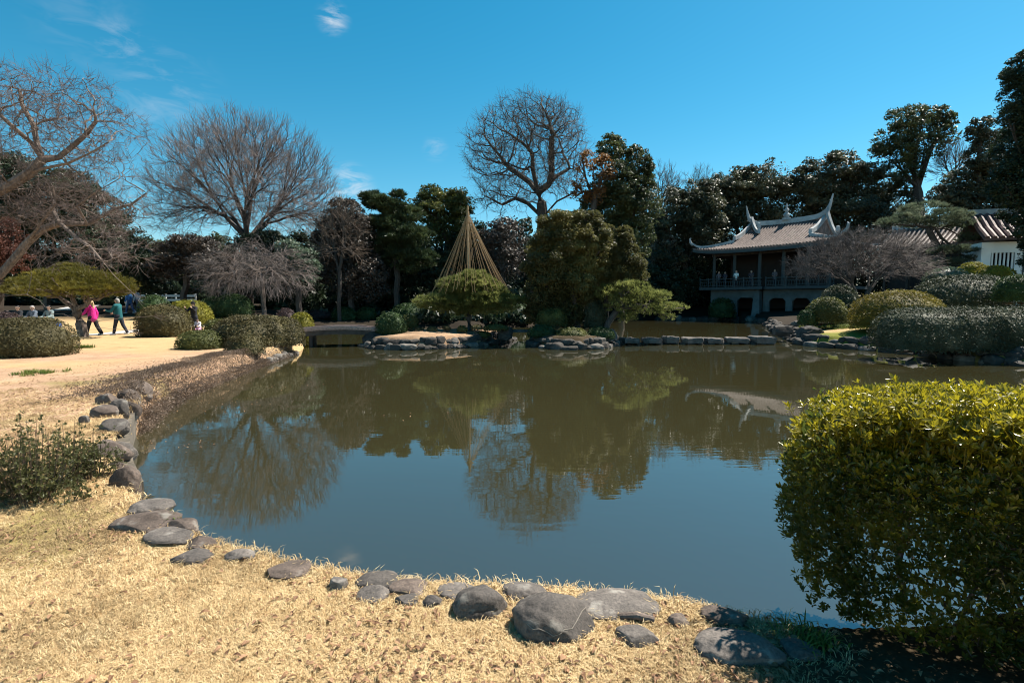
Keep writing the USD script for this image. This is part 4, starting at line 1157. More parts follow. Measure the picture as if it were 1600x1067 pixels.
STONES = [
    (750, 943, 82, 58, 'domed speckled grey boulder left of the big cracked one', 0), (870, 968, 122, 86, 'biggest grey foreground boulder with a pale crack across its face', 0),
    (965, 949, 130, 48, 'long smooth boulder at the water right of the cracked one', 0), (712, 925, 62, 22, 'low grey stone peeking out behind the domed boulder', 0),
    (818, 930, 66, 20, 'flat grey stone at the waterline behind the cracked boulder', 0), (636, 922, 62, 15, 'low flat stone at the waterline left of the domed boulder', 1),
    (578, 931, 50, 17, 'flat grey stone in dry grass left of the domed boulder', 0), (632, 938, 40, 16, 'small rounded stone in the grass below the low flat stone', 0),
    (676, 944, 34, 10, 'smallest sunken stone beside the domed boulder', 0), (528, 910, 28, 30, 'small upright grey stone alone in the bank grass', 0),
    (440, 888, 74, 34, 'wide dark stone at the bank left of the small upright one', 1), (1063, 971, 36, 22, 'small dark stone left of the sloping dark slab', 1),
    (1138, 967, 78, 26, 'sloping dark slab at the water left of the big azalea', 1), (1166, 1014, 130, 60, 'round boulder half in the shadow of the big azalea', 0),
    (995, 1006, 62, 14, 'sunken flat stone in the grass below the long smooth boulder', 0), (290, 869, 62, 23, 'flat grey stone set apart in the straw below the stone cluster', 0),
    (252, 842, 78, 19, 'thin flat stone below the large reddish stone', 0), (212, 816, 94, 42, 'large flat reddish stone topping the left cluster', 1),
    (278, 818, 52, 34, 'round stone at the water right of the reddish stone', 1), (223, 792, 64, 30, 'smooth stone behind the large reddish stone', 0),
    (308, 846, 38, 26, 'small stone on the waterline right of the thin flat one', 1), (190, 750, 38, 33, 'round dark stone alone above the left cluster', 1),
    (178, 722, 38, 28, 'round stone directly above the lone dark one', 1), (158, 704, 64, 22, 'long flat stone pointing left along the curving bank', 1),
    (172, 686, 50, 18, 'oval stone above the long flat stone', 0), (172, 668, 38, 16, 'smaller oval stone midway up the curving bank', 0),
    (158, 646, 36, 16, 'flat brown stone on the outer side of the curved row', 1), (184, 640, 28, 17, 'round stone beside the flat brown one in the row', 0),
    (163, 625, 32, 14, 'sharp edged stone at the outer top of the curved row', 1), (200, 630, 24, 15, 'small stone near the kerb at the top of the row', 1),
    (196, 619, 30, 14, 'dark stone second from the top of the curved row', 1), (214, 608, 32, 17, 'topmost dark stone of the curved row', 1),
    (372, 870, 46, 14, 'thin stone at the waterline left of the wide dark one', 0), (590, 915, 70, 10, 'thin flat stone at the water above the flat grass stone', 0),
    (1258, 1022, 60, 16, 'flat stone in deep shade under the big azalea', 0), (130, 660, 16, 8, 'tiny pebble left of the curved row of stones', 0),
]
for k, (cx, cy, w, h, lab, warm) in enumerate(STONES):
    rng = np.random.default_rng(100 + k)
    g = on_level(cx, cy + h * 0.36, 0.0)
    depth = g[1] / math.cos(PITCH) * 1.0 + 0.1
    ww = w / F * depth * 1.06
    dd = ww * rng.uniform(0.6, 0.8)
    ang = math.atan2(EYE, g[1])
    hh = max(0.06, (h / F * depth - dd * math.sin(ang) * 0.62) / math.cos(ang) * 1.45)
    if cx < 240 and cy < 770:
        hh, ww = hh * 1.5 + 0.05, ww * 1.12
    m = boulder(ww, dd, max(hh, 0.09), rng, rough=0.2, flat=2.5, ridge=0.07)
    m.apply_transform(trimesh.transformations.rotation_matrix(rng.uniform(-.25, .25), [0, 0, 1]))
    c = g + np.array([0, dd * 0.3, 0])
    c[2] = max(gz(c[0], c[1]), -0.25) + hh * 0.04
    m.apply_translation(c)
    if k != 1:
        single('edge_stone', tri_mesh(m), STONE_WARM if warm else STONE, lab, 'stone', 'rounded stones along the near pond edge', smooth=True)
        continue
    t = thing('edge_stone', lab, 'stone', c, 'rounded stones along the near pond edge')
    put('rock', tri_mesh(m), STONE, t, smooth=True)
    V = np.array(m.vertices)
    front = V[(V[:, 1] < c[1] + dd * 0.1)]
    line = []
    for a_ in np.linspace(-0.36, 0.40, 11):
        tgt = np.array([c[0] + a_ * ww, c[2] + hh * (0.14 + 0.16 * abs(a_ + 0.02) * 2 + 0.03 * math.sin(a_ * 23))])
        line.append(front[((front[:, [0, 2]] - tgt) ** 2).sum(1).argmin()] + [0, -0.001, 0.001])
    put('pale_crack', tube(np.array(line), np.full(11, 0.0018), 5), ROCK_PALE, t)


def pond_kerb():
    """narrow kerb along the left waterline, cast in short lengths"""
    line = np.array([on_level(*p, -0.2)[:2] for p in ((228, 612), (216, 626), (206, 648), (198, 670), (194, 692), (193, 716), (198, 740), (212, 772))])
    t = np.linspace(0, len(line) - 1, 15)
    c = np.column_stack([np.interp(t, np.arange(len(line)), line[:, k]) for k in (0, 1)])
    x = thing('pond_kerb', 'pale narrow concrete kerb following the curved left waterline', 'kerb', (*c[7], -0.3))
    for a, b in zip(c[:-1], c[1:]):
        m = trimesh.creation.box([np.linalg.norm(b - a) - 0.012, 0.13, 0.42])
        m.apply_transform(trimesh.transformations.rotation_matrix(math.atan2(*(b - a)[::-1]), [0, 0, 1]))
        m.apply_translation([*(a + b) / 2, -0.30])
        put('kerb_block', tri_mesh(m), CONCRETE, x)


pond_kerb()


def snap(q):
    """nearest point of the pond or islet outline, with the landward normal"""
    best = None
    for poly in (POND, ISLE_A, ISLE_B):
        A, B = poly, np.roll(poly, -1, 0)
        e = B - A
        t = np.clip(((q - A) * e).sum(1) / np.maximum((e * e).sum(1), 1e-12), 0, 1)
        c = A + e * t[:, None]
        d = ((q - c) ** 2).sum(1)
        k = d.argmin()
        if best is None or d[k] < best[0]:
            best = (d[k], c[k], unit(np.array([-e[k][1], e[k][0]])))
    _, c, n = best
    s = terrain(np.array([c + n * 0.4, c - n * 0.4]))[1]
    return c, (n if s[0] > s[1] else -n)


def rock_wall(name, label, line_px, Y_of, courses, size, m, seed, z0=WATER_Z, back=0.05):
    """rocks set along a waterline; every rock is a part"""
    rng = np.random.default_rng(seed)
    P = np.array([np.append(W(*p), 0) for p in line_px]) if Y_of is None else np.array(Y_of, float)
    seg = np.r_[0, np.cumsum(np.linalg.norm(np.diff(P[:, :2], axis=0), axis=1))]
    t = thing(name, label, 'rock edging', (P[len(P) // 2][0], P[len(P) // 2][1], z0))
    for c in range(courses):
        s = rng.uniform(0, size * 0.4)
        while s < seg[-1]:
            w = size * rng.uniform(0.6, 1.35)
            q = np.array([np.interp(s, seg, P[:, k]) for k in (0, 1)])
            tan = np.array([np.interp(min(s + .3, seg[-1]), seg, P[:, k]) - np.interp(max(s - .3, 0), seg, P[:, k]) for k in (0, 1)])
            h = size * rng.uniform(0.4, 0.75)
            b = boulder(w * 1.12, w * 0.8, h, rng, sub=3, rough=0.16, flat=3.0, ridge=0.18)
            b.apply_transform(trimesh.transformations.rotation_matrix(math.atan2(tan[1], tan[0]) + rng.uniform(-.3, .3), [0, 0, 1]))
            q, nrm = snap(q)
            b.apply_translation([*(q + nrm * (back + 0.30 * c)), z0 + h * 0.2 + 0.24 * c + rng.uniform(-.05, .05)])
            put('rock', tri_mesh(b), m if rng.random() < 0.85 else ROCK_GREY, t, smooth=35)
            s += w * rng.uniform(0.8, 0.98)


rock_wall('rock_edging', 'dark rock edging around the front of the pine island', [(566, 541), (585, 546), (640, 547), (700, 545), (760, 540), (806, 531)], None, 2, 0.54, ROCK_DARK, 1)
rock_wall('rock_edging', 'dark jagged rock edging around the front of the right islet', [(824, 538), (850, 545), (900, 547), (950, 544), (976, 536)], None, 2, 0.54, ROCK_DARK, 2)
rock_wall('rock_edging', 'rough rock edging below the hedge along the right shore', [(1240, 538), (1300, 543), (1340, 547), (1400, 552), (1450, 558), (1520, 566), (1600, 576), (1680, 588)], None, 2, 0.6, ROCK_DARK, 3)
rock_wall('rock_edging', 'short pale rock bank below the large lobed shrub by the bridge', [(412, 568), (428, 564), (445, 560), (462, 553)], None, 2, 0.42, ROCK_GREY, 4)
rock_wall('rock_edging', 'dark rocks along the back of the peninsula below the topiary', None, [(13.6, 24.2, 0), (14.5, 26.6, 0), (15.7, 29.6, 0), (17.0, 33.0, 0), (19.0, 37.5, 0), (21.3, 43, 0)], 2, 0.7, ROCK_DARK, 7)
rock_wall('rock_edging', 'shaded rock footing along the far shore below the pavilion', None, [(16, 56.4, 0), (19, 56.8, 0), (22, 56.2, 0), (24, 52, 0), (22.6, 46, 0)], 1, 1.0, ROCK_DARK, 6)

for k, (px, py, w, h, Y, lab) in enumerate(((1265, 521, 38, 18, 24.6, 'dark flat topped boulder on the grass at the peninsula tip'), (1222, 517, 34, 14, 26.0, 'black jagged rock at the end of the stepping stones'),
                                            (1242, 506, 12, 8, 29.0, 'small pale round stone behind the black jagged rock'), (1268, 507, 26, 6, 28.5, 'low flat pale stone on the grass below the topiary'),
                                            (790, 522, 26, 18, 24.4, 'tall dark rock at the right end of the pine island'), (842, 522, 18, 24, 23.8, 'upright dark rock at the left end of the islet'),
                                            (955, 524, 20, 16, 24.2, 'pale rounded rock at the right end of the islet'), (585, 532, 36, 20, 23.3, 'broad sloping rock below the neat green dome'))):
    rng = np.random.default_rng(300 + k)
    c = at(px, py, Y)
    s = Y / F
    m = boulder(w * s, w * s * 0.75, h * s * 1.25, rng, sub=4, rough=0.15, flat=2.8, ridge=0.15)
    m.apply_translation(c)
    single('garden_rock', tri_mesh(m), ROCK_GREY if 'pale' in lab else ROCK_DARK, lab, 'rock', smooth=35)

order = ['first', 'second', 'third', 'fourth', 'fifth', 'sixth', 'seventh']
for k, (x0, x1) in enumerate(((968, 1001), (1003, 1036), (1036, 1062), (1063, 1098), (1099, 1132), (1133, 1171), (1172, 1212))):
    rng = np.random.default_rng(400 + k)
    a, b = at(x0, 526, 24.3), at(x1, 526, 24.5)
    t = thing('stepping_stone', f'{order[k]} flat stone slab of the causeway counted from the islet', 'stepping stone', ((a[0] + b[0]) / 2, 24.5, WATER_Z), 'stepping stone causeway across the pond')
    w = (b[0] - a[0]) - 0.13
    n = 14
    ang = np.arange(n) / n * 2 * math.pi
    rr = 1 + 0.15 * rng.normal(size=n)
    sx = np.sign(np.cos(ang)) * np.abs(np.cos(ang)) ** 0.45 * w / 2 * np.clip(rr, .78, 1.05)
    sy = np.sign(np.sin(ang)) * np.abs(np.sin(ang)) ** 0.5 * 0.42 * rr
    zt, zb = WATER_Z + 0.35 + rng.uniform(-.06, .06), WATER_Z + 0.06
    c = np.array([(a[0] + b[0]) / 2, 24.5 + rng.uniform(-.1, .1)])
    rings = [(0.86, zt), (0.97, zt - 0.03), (1.0, zt - 0.12), (0.9, zb)]
    ya, tx = rng.uniform(-.16, .16), rng.uniform(-.05, .05)
    sx, sy = sx * math.cos(ya) - sy * math.sin(ya), sx * math.sin(ya) + sy * math.cos(ya)
    v = np.vstack([np.column_stack([c[0] + sx * f, c[1] + sy * f, np.full(n, z) + sx * f * tx + rng.normal(size=n) * 0.014]) for f, z in rings] + [[[*c, zt + 0.005]], [[*c, zb]]])
    i = np.arange(3)[:, None] * n + np.arange(n)
    j = np.arange(3)[:, None] * n + (np.arange(n) + 1) % n
    q = np.stack([i, i + n, j + n, j], -1).reshape(-1, 4)
    e = np.arange(n); e2 = (e + 1) % n
    tr = np.vstack([np.column_stack([e, e2, np.full(n, 4 * n)]), np.column_stack([3 * n + e2, 3 * n + e, np.full(n, 4 * n + 1)])])
    put('slab', (v, [q, tr]), SLAB, t)
    for sx_ in (-0.38, 0.36):
        m = boulder(0.42, 0.6, 0.75, rng, sub=2, rough=0.15, flat=2.8, ridge=0.1)
        m.apply_translation([c[0] + sx_ * w, c[1], WATER_Z - 0.18])
        put('support_stone', tri_mesh(m), ROCK_DARK, t, smooth=40)

# pale slab bridging the two islands, and the wooden footbridge
m = trimesh.creation.box([at(832, 518, 25)[0] - at(803, 518, 25)[0] + 0.2, 0.5, 0.12])
m.apply_translation(at(817, 517, 25.0))
single('stone_slab_bridge', tri_mesh(m), SLAB, 'pale flat stone slab bridging the two small islands', 'bridge')


def footbridge():
    A, B = at(462, 519, 22.6), at(596, 518, 23.4)
    ax = unit((B - A) * [1, 1, 0])
    nr = np.array([-ax[1], ax[0], 0])
    L = np.linalg.norm((B - A)[:2])
    t = thing('footbridge', 'low wooden plank footbridge between the lobed shrub and pine island', 'bridge', (A + B) / 2)
    n = 30
    for k in range(n):
        s = (k + 0.5) / n
        arch = 0.12 * math.sin(math.pi * s)
        m = trimesh.creation.box([L / n - 0.015, 1.5, 0.07])
        T = np.eye(4); T[:3, 0], T[:3, 1] = ax, nr
        T[:3, 3] = A + ax * L * s + nr * 0.75 + [0, 0, arch]
        m.apply_transform(T)
        put('plank', tri_mesh(m), WOOD, t)
    for off, nm, h, up in ((0.03, 'kerb_beam', 0.09, 0.085), (1.47, 'kerb_beam', 0.09, 0.085), (0.10, 'girder', 0.2, -0.14), (1.4, 'girder', 0.2, -0.14)):
        pts = [A + ax * L * s + nr * off + [0, 0, 0.12 * math.sin(math.pi * s) + up] for s in np.linspace(0, 1, 13)]
        v = np.vstack([[p + nr * a + np.array([0, 0, b]) for a, b in ((-.05, -h / 2), (.05, -h / 2), (.05, h / 2), (-.05, h / 2))] for p in pts])
        i = np.arange(12)[:, None] * 4 + np.arange(4)
        j = np.arange(12)[:, None] * 4 + (np.arange(4) + 1) % 4
        q = np.stack([i, j, j + 4, i + 4], -1).reshape(-1, 4)
        put(nm, (v, [np.vstack([q, [[3, 2, 1, 0], [48, 49, 50, 51]]])]), WOOD if nm == 'kerb_beam' else WOOD_DARK, t)
    for s in (0.16, 0.86):
        for off in (0.2, 1.3):
            p = A + ax * L * s + nr * off
            put('post', tube([[p[0], p[1], -1.3], [p[0], p[1], p[2] - 0.02]], [0.09, 0.09], 8), WOOD_DARK, t)


footbridge()
#PART2
# ------------------------------------------------------------------ pavilion
PALE = mat_rough('painted_wall', [(0.3, (0.042, 0.062, 0.066)), (0.7, (0.085, 0.115, 0.122))], scale=1.2, rough=0.85, bump=0.1)
PAINT = mat_plain('teal_grey_paint', (0.03, 0.043, 0.047), var=0.15)
WHITEWALL = mat_rough('white_plaster', [(0.3, (0.62, 0.64, 0.64)), (0.7, (0.76, 0.77, 0.76))], scale=1.5, rough=0.85, bump=0.05)
TILE = mat_rough('roof_tile', [(0.25, (0.05, 0.036, 0.031)), (0.5, (0.11, 0.08, 0.07)), (0.78, (0.23, 0.18, 0.16))], scale=2.5, detail=8, rough=0.6, bump=0.2)
TILE_RED = mat_rough('red_roof_tile', [(0.25, (0.07, 0.038, 0.036)), (0.6, (0.14, 0.082, 0.076)), (0.85, (0.22, 0.145, 0.135))], scale=2.5, detail=8, rough=0.6, bump=0.2)
RIDGE = mat_rough('ridge_plaster', [(0.3, (0.17, 0.185, 0.19)), (0.7, (0.36, 0.38, 0.385))], scale=1.5, detail=7, rough=0.8, bump=0.15)
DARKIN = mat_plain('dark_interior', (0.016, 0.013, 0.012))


def frame_of(O, deg):
    a = math.radians(deg)
    U, V = np.array([math.cos(a), -math.sin(a), 0]), np.array([math.sin(a), math.cos(a), 0])
    O = np.asarray(O, float)
    return lambda u, v, z: np.array([O[0], O[1], 0]) + U * u + V * v + np.array([0, 0, z])


def lbox(fr, u0, u1, v0, v1, z0, z1):
    c = np.array([fr(u, v, z) for z in (z0, z1) for u, v in ((u0, v0), (u1, v0), (u1, v1), (u0, v1))])
    return c, [np.array([[3, 2, 1, 0], [4, 5, 6, 7], [0, 1, 5, 4], [1, 2, 6, 5], [2, 3, 7, 6], [3, 0, 4, 7]])]


def band(pts, w, h, taper=None):
    """a rectangular ridge band along points, standing h high"""
    pts = np.asarray(pts, float)
    t = np.gradient(pts, axis=0)
    t[:, 2] = 0
    t = unit(t)
    s = np.column_stack([-t[:, 1], t[:, 0], np.zeros(len(t))])
    k = np.ones(len(pts)) if taper is None else np.asarray(taper)
    v = np.stack([pts - s * w / 2 * k[:, None], pts + s * w / 2 * k[:, None], pts + s * w * 0.38 * k[:, None] + np.array([0, 0, 1]) * (h * k)[:, None],
                  pts - s * w * 0.38 * k[:, None] + np.array([0, 0, 1]) * (h * k)[:, None]], 1).reshape(-1, 3)
    n = len(pts)
    i = np.arange(n - 1)[:, None] * 4 + np.arange(4)
    j = np.arange(n - 1)[:, None] * 4 + (np.arange(4) + 1) % 4
    q = np.stack([i, j, j + 4, i + 4], -1).reshape(-1, 4)
    e = (n - 1) * 4
    return v, [np.vstack([q, [[3, 2, 1, 0], [e, e + 1, e + 2, e + 3]]])]


def arcs(a, b, mid_drop, n=12):
    a, b = np.asarray(a, float), np.asarray(b, float)
    t = np.linspace(0, 1, n)[:, None]
    return a * (1 - t) + b * t - np.array([0, 0, 1]) * mid_drop * 4 * t * (1 - t)


def pavilion():
    O = at(1110, 480, 56.0)
    fr = frame_of(O, 50)
    base = fr(5.5, 2, WATER_Z)
    t = thing('pavilion', 'two storey pavilion with swept horned tile roof on the far shore', 'pavilion', base)
    Lu, D, ov = 11.6, 9.0, 1.45
    # lower storey: front wall with chamfered openings
    def wall(u0, u1, openings, v, z0=-0.9, z1=2.75, thick=0.3):
        p = Polygon([(u0, z0), (u1, z0), (u1, z1), (u0, z1)])
        for a, b, zt in openings:
            p = p.difference(Polygon([(a, z0 - 1), (b, z0 - 1), (b, zt - 0.3), (b - 0.3, zt), (a + 0.3, zt), (a, zt - 0.3)]))
        ms = []
        for g in getattr(p, 'geoms', [p]):
            m = trimesh.creation.extrude_polygon(g, thick, engine='earcut')
            q = np.array([fr(a, v + c, b) for a, b, c in m.vertices])
            ms.append((q, [np.array(m.faces)[:, ::-1]]))
        return merge(ms)
    put('front_wall', wall(0, 5.4, [(0.7, 2.35, 1.75), (2.95, 4.75, 1.95)], 0.0), PALE, t)
    put('front_wall', wall(5.4, Lu, [(6.0, 7.6, 1.9), (8.2, 9.8, 1.9), (10.3, 11.2, 1.9)], 0.45), PALE, t)
    put('side_wall', lbox(fr, 0.003, 0.3, 0.303, D, -0.9, 2.75), PALE, t)
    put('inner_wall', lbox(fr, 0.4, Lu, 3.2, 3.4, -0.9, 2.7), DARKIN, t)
    v = []
    for hw, z in ((0.62, -0.9), (0.40, 0.3), (0.26, 2.75)):
        v += [fr(5.1 + a * hw, -0.45 * hw * 1.1 + b * hw * 0.7, z) for a, b in ((-1, -1), (1, -1), (1, 1), (-1, 1))]
    q = [[i * 4 + k, i * 4 + (k + 1) % 4, i * 4 + 4 + (k + 1) % 4, i * 4 + 4 + k] for i in (0, 1) for k in range(4)]
    put('flared_pier', (np.array(v), [np.array(q + [[8, 9, 10, 11]])]), PALE, t)
    # balcony
    put('balcony_floor', lbox(fr, -0.85, 5.9, -0.95, D, 2.78, 3.06), PAINT, t)
    put('balcony_floor', lbox(fr, 5.905, Lu + 0.6, -0.45, D, 2.78, 3.06), PAINT, t)
    for u0, u1, vv in ((-0.8, 5.8, -0.88), (5.95, Lu + 0.5, -0.38)):
        rail = put('railing', merge([lbox(fr, u0, u1, vv - 0.04, vv + 0.04, 3.86, 3.94), lbox(fr, u0, u1, vv - 0.025, vv + 0.025, 3.16, 3.22), lbox(fr, u0, u1, vv - 0.025, vv + 0.025, 3.58, 3.63)]), PAINT, t)
        for u in np.arange(u0 + 0.05, u1, 0.95):
            put('rail_post', lbox(fr, u - 0.05, u + 0.05, vv - 0.055, vv + 0.055, 3.063, 4.02), PAINT, rail)
        for u in np.arange(u0 + 0.3, u1, 0.24):
            put('baluster', lbox(fr, u - 0.018, u + 0.018, vv - 0.018, vv + 0.018, 3.222, 3.578), PAINT, rail)
    for u in (0.25, 2.5, 5.1, 7.4, 9.6, 11.4):
        put('column', tube([fr(u, 0.12, 3.06), fr(u, 0.12, 3.5), fr(u, 0.12, 7.0)], [0.20, 0.17, 0.16], 10), PAINT, t)
    put('beam', lbox(fr, 0.0, Lu, 0.0, 0.24, 6.35, 6.75), WOOD_DARK, t)
    put('beam', lbox(fr, 0.0, 0.24, 0.25, D, 6.35, 6.75), WOOD_DARK, t)
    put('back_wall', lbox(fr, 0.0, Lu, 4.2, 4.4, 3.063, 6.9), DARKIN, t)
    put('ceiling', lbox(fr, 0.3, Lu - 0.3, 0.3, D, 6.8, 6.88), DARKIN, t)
    # roof
    ze, zr, vm = 6.9, 9.75, D / 2
    uL, uR, vf = 2.0, 9.4, -ov
    zg = ze + 0.46 * (zr - ze)

    def front(v):
        k = (np.minimum(v, 2 * vm - v) - vf) / (vm - vf)
        return ze + (zr - ze) * (0.62 * k + 0.38 * k * k)

    def end(u):
        k = np.minimum((u + ov) / (uL + ov), (Lu + ov - u) / (Lu + ov - uR))
        return ze + (zg - ze) * (0.7 * k + 0.3 * k * k)

    def lift(u, v):
        cu = np.minimum(np.abs(u + ov), np.abs(Lu + ov - u))
        cv = np.minimum(np.abs(v - vf), np.abs(2 * vm - vf - v))
        return 0.42 * np.exp(-cu / 1.5) * np.exp(-cv / 1.5)

    def zroof(u, v):
        f = front(v)
        return (np.where((u >= uL) & (u <= uR), f, np.minimum(f, end(u)))) + lift(u, v)
    us = np.r_[np.linspace(-ov, uL - 1e-3, 12), np.linspace(uL, uR, 18), np.linspace(uR + 1e-3, Lu + ov, 12)]
    vs = np.linspace(vf, 2 * vm - vf, 29)
    gu, gv = np.meshgrid(us, vs, indexing='ij')
    gzr = zroof(gu, gv)
    top = np.array([fr(a, b, c) for a, b, c in zip(gu.ravel(), gv.ravel(), gzr.ravel())])
    nu, nv = gu.shape
    i = (np.arange(nu - 1)[:, None] * nv + np.arange(nv - 1)).ravel()
    q = np.stack([i, i + nv, i + nv + 1, i + 1], -1)
    bot = top - [0, 0, 0.16]
    n = len(top)
    rim = np.r_[np.arange(nu) * nv, (nu - 1) * nv + np.arange(1, nv), (np.arange(nu - 1)[::-1]) * nv + nv - 1, np.arange(1, nv - 1)[::-1]]
    r2 = np.roll(rim, -1)
    roof = put('roof', (np.vstack([top, bot]), [np.vstack([q, q[:, ::-1] + n, np.stack([rim, rim + n, r2 + n, r2], -1)])]), TILE, t)
    put('eave_board', band([fr(u, vf + 0.03, float(zroof(np.array(u), np.array(vf))) - 0.42) for u in np.linspace(-ov + .03, Lu + ov - .03, 24)], 0.1, 0.26), PAINT, t)
    put('eave_board', band([fr(-ov + 0.03, v, float(zroof(np.array(-ov), np.array(v))) - 0.42) for v in np.linspace(vf + .1, 2 * vm - vf - .1, 20)], 0.1, 0.26), PAINT, t)
    for u in np.arange(-ov + 0.14, Lu + ov, 0.29):   # rounded tile rows of the front slope
        v1 = vm - 0.15
        if u < uL or u > uR:
            vv = np.linspace(vf, vm, 60)
            ok = front(vv) <= end(u)
            v1 = vv[ok].max() if ok.any() else vf + 0.1
        if v1 - vf < 0.3:
            continue
        vv = np.linspace(vf - 0.04, v1, 9)
        p = [fr(u, v, float(zroof(np.array(u), np.array(max(v, vf)))) + 0.02) for v in vv]
        put('tile_row', tube(p, np.full(9, 0.085), 6), TILE, roof)
    for v in np.arange(vf + 0.14, 2 * vm - vf, 0.29):    # and of the left end
        vs_ = min(v, 2 * vm - v)
        uu = np.linspace(-ov, uL, 60)
        ok = end(uu) <= front(v)
        u1 = uu[ok].max() if ok.any() else -ov
        if u1 + ov < 0.3:
            continue
        uu = np.linspace(-ov - 0.04, u1 - 0.02, 7)
        p = [fr(u, v, float(zroof(np.array(max(u, -ov)), np.array(v))) + 0.02) for u in uu]
        put('tile_row', tube(p, np.full(7, 0.085), 6), TILE, roof)

    # ridges
    def swallow(u0, u1):
        pts = []
        for s in np.linspace(0, 1, 26):
            u = u0 + (u1 - u0) * s
            e = abs(s - 0.5) * 2
            pts.append(fr(u, vm, zr - 0.08 + 0.20 * e ** 2 + 0.55 * max(0, e - 0.7) ** 2 / 0.09))
        return pts
    put('main_ridge', band(swallow(uL - 0.25, uR + 0.25), 0.42, 0.5), RIDGE, t)
    for sgn, u0 in ((-1, uL - 0.2), (1, uR + 0.2)):
        p = [fr(u0 + sgn * (0.5 * s - 0.1), vm, zr + 0.72 + 1.65 * s - 0.25 * math.sin(math.pi * s)) for s in np.linspace(0, 1, 8)]
        put('ridge_horn', tube(p, np.linspace(0.26, 0.055, 8), 7), RIDGE, t)
    for sgn, uu in ((-1, uL), (1, uR)):        # gable ridges falling to the front and back, then hips to the corners
        for side in (1, -1):
            va = vm - side * 0.1
            vb = vf + 2.3 if side == 1 else 2 * vm - vf - 2.3
            p = [fr(uu, va + (vb - va) * s, max(float(front(np.array(va + (vb - va) * s))), 0) + 0.05 + 0.25 * s ** 4) for s in np.linspace(0, 1, 12)]
            put('gable_ridge', band(p, 0.34, 0.42), RIDGE, t)
            cu = -ov if sgn < 0 else Lu + ov
            cv = vf if side == 1 else 2 * vm - vf
            p = []
            for s in np.linspace(0, 1, 12):
                u = uu + (cu - uu) * s
                v = vb + (cv - vb) * s
                p.append(fr(u, v, float(zroof(np.array(u), np.array(v))) + 0.03 + 0.5 * max(0, s - 0.75) ** 2 / 0.0625 * 0.6))
            put('hip_ridge', band(p, 0.26, 0.30, np.linspace(1, 0.7, 12)), RIDGE, t)
            e = p[-1]
            put('corner_curl', tube([e, e + unit(e - p[-3]) * 0.28 + [0, 0, 0.15], e + unit(e - p[-3]) * 0.36 + [0, 0, 0.48], e + unit(e - p[-3]) * 0.22 + [0, 0, 0.66]], [0.15, 0.13, 0.1, 0.05], 7), RIDGE, t)
    for u0, zz in ((uL + 0.25, 0.0), (uR + 0.25, 0.0)):   # bowed crest running off each horn to a little post
        a = fr(u0, vm - 0.3, zr + 0.55)
        b = fr(u0 + 1.55, vm - 2.0, float(zroof(np.array(min(u0 + 1.55, Lu)), np.array(vm - 2.0))) + 0.15)
        put('bowed_crest', band(arcs(a, b, 0.34), 0.3, 0.5, np.linspace(1, 0.7, 12)), RIDGE, t)
        put('crest_post', tube([b, b + [0, 0, 0.5], b + [0, 0, 0.62], b + [0, 0, 1.05], b + [0, 0, 1.1]], [0.17, 0.15, 0.22, 0.16, 0.02], 8), RIDGE, t)
    g = np.array([[0.0, 0], [0.42, 0], [0.42, 0.25], [0.22, 0.3], [0.34, 0.55], [0.2, 0.78], [0.12, 0.85], [0.25, 1.05], [0.13, 1.25], [0.07, 1.3], [0.13, 1.45], [0.03, 1.75], [0.0, 1.76]])
    m = trimesh.creation.revolve(g, sections=14)
    m.apply_translation(fr((uL + uR) / 2, vm, zr + 0.3))
    put('gourd_finial', tri_mesh(m), RIDGE, t)
    return fr


PAV = pavilion()


def gable_roof(t, fr, L, half, ze, zr, tile, step, rad, back=True, ridge_w=0.3):
    """a straight gabled roof with rounded tile rows and plaster ridge"""
    prof = [(0, ze), (half * 0.5, ze + (zr - ze) * 0.43), (half, zr)]
    if back:
        prof += [(half * 1.5, ze + (zr - ze) * 0.43), (half * 2, ze)]
    n = len(prof)
    v = np.array([fr(u, b, z + dz) for dz in (0, -0.16) for u in (0, L) for b, z in prof])
    q = []
    for k in range(n - 1):
        q += [[k, n + k, n + k + 1, k + 1], [2 * n + k + 1, 3 * n + k + 1, 3 * n + k, 2 * n + k]]
        q += [[k + 1, 2 * n + k + 1, 2 * n + k, k], [n + k, 3 * n + k, 3 * n + k + 1, n + k + 1]]
    q += [[0, 2 * n, 3 * n, n], [n - 1, 2 * n - 1, 4 * n - 1, 3 * n - 1]]
    roof = put('roof', (v, [np.array(q)]), tile, t)
    for u in np.arange(step * 0.4, L, step):
        put('tile_row', tube([fr(u, b - 0.03 if k == 0 else b, z + 0.02) for k, (b, z) in enumerate(prof[:3])], np.full(3, rad), 7), tile, roof)
    put('ridge', band([fr(u, half, zr - 0.05 + 0.0 * u) for u in np.linspace(-0.1, L + 0.1, 6)], ridge_w, 0.4), RIDGE, t)
    return roof


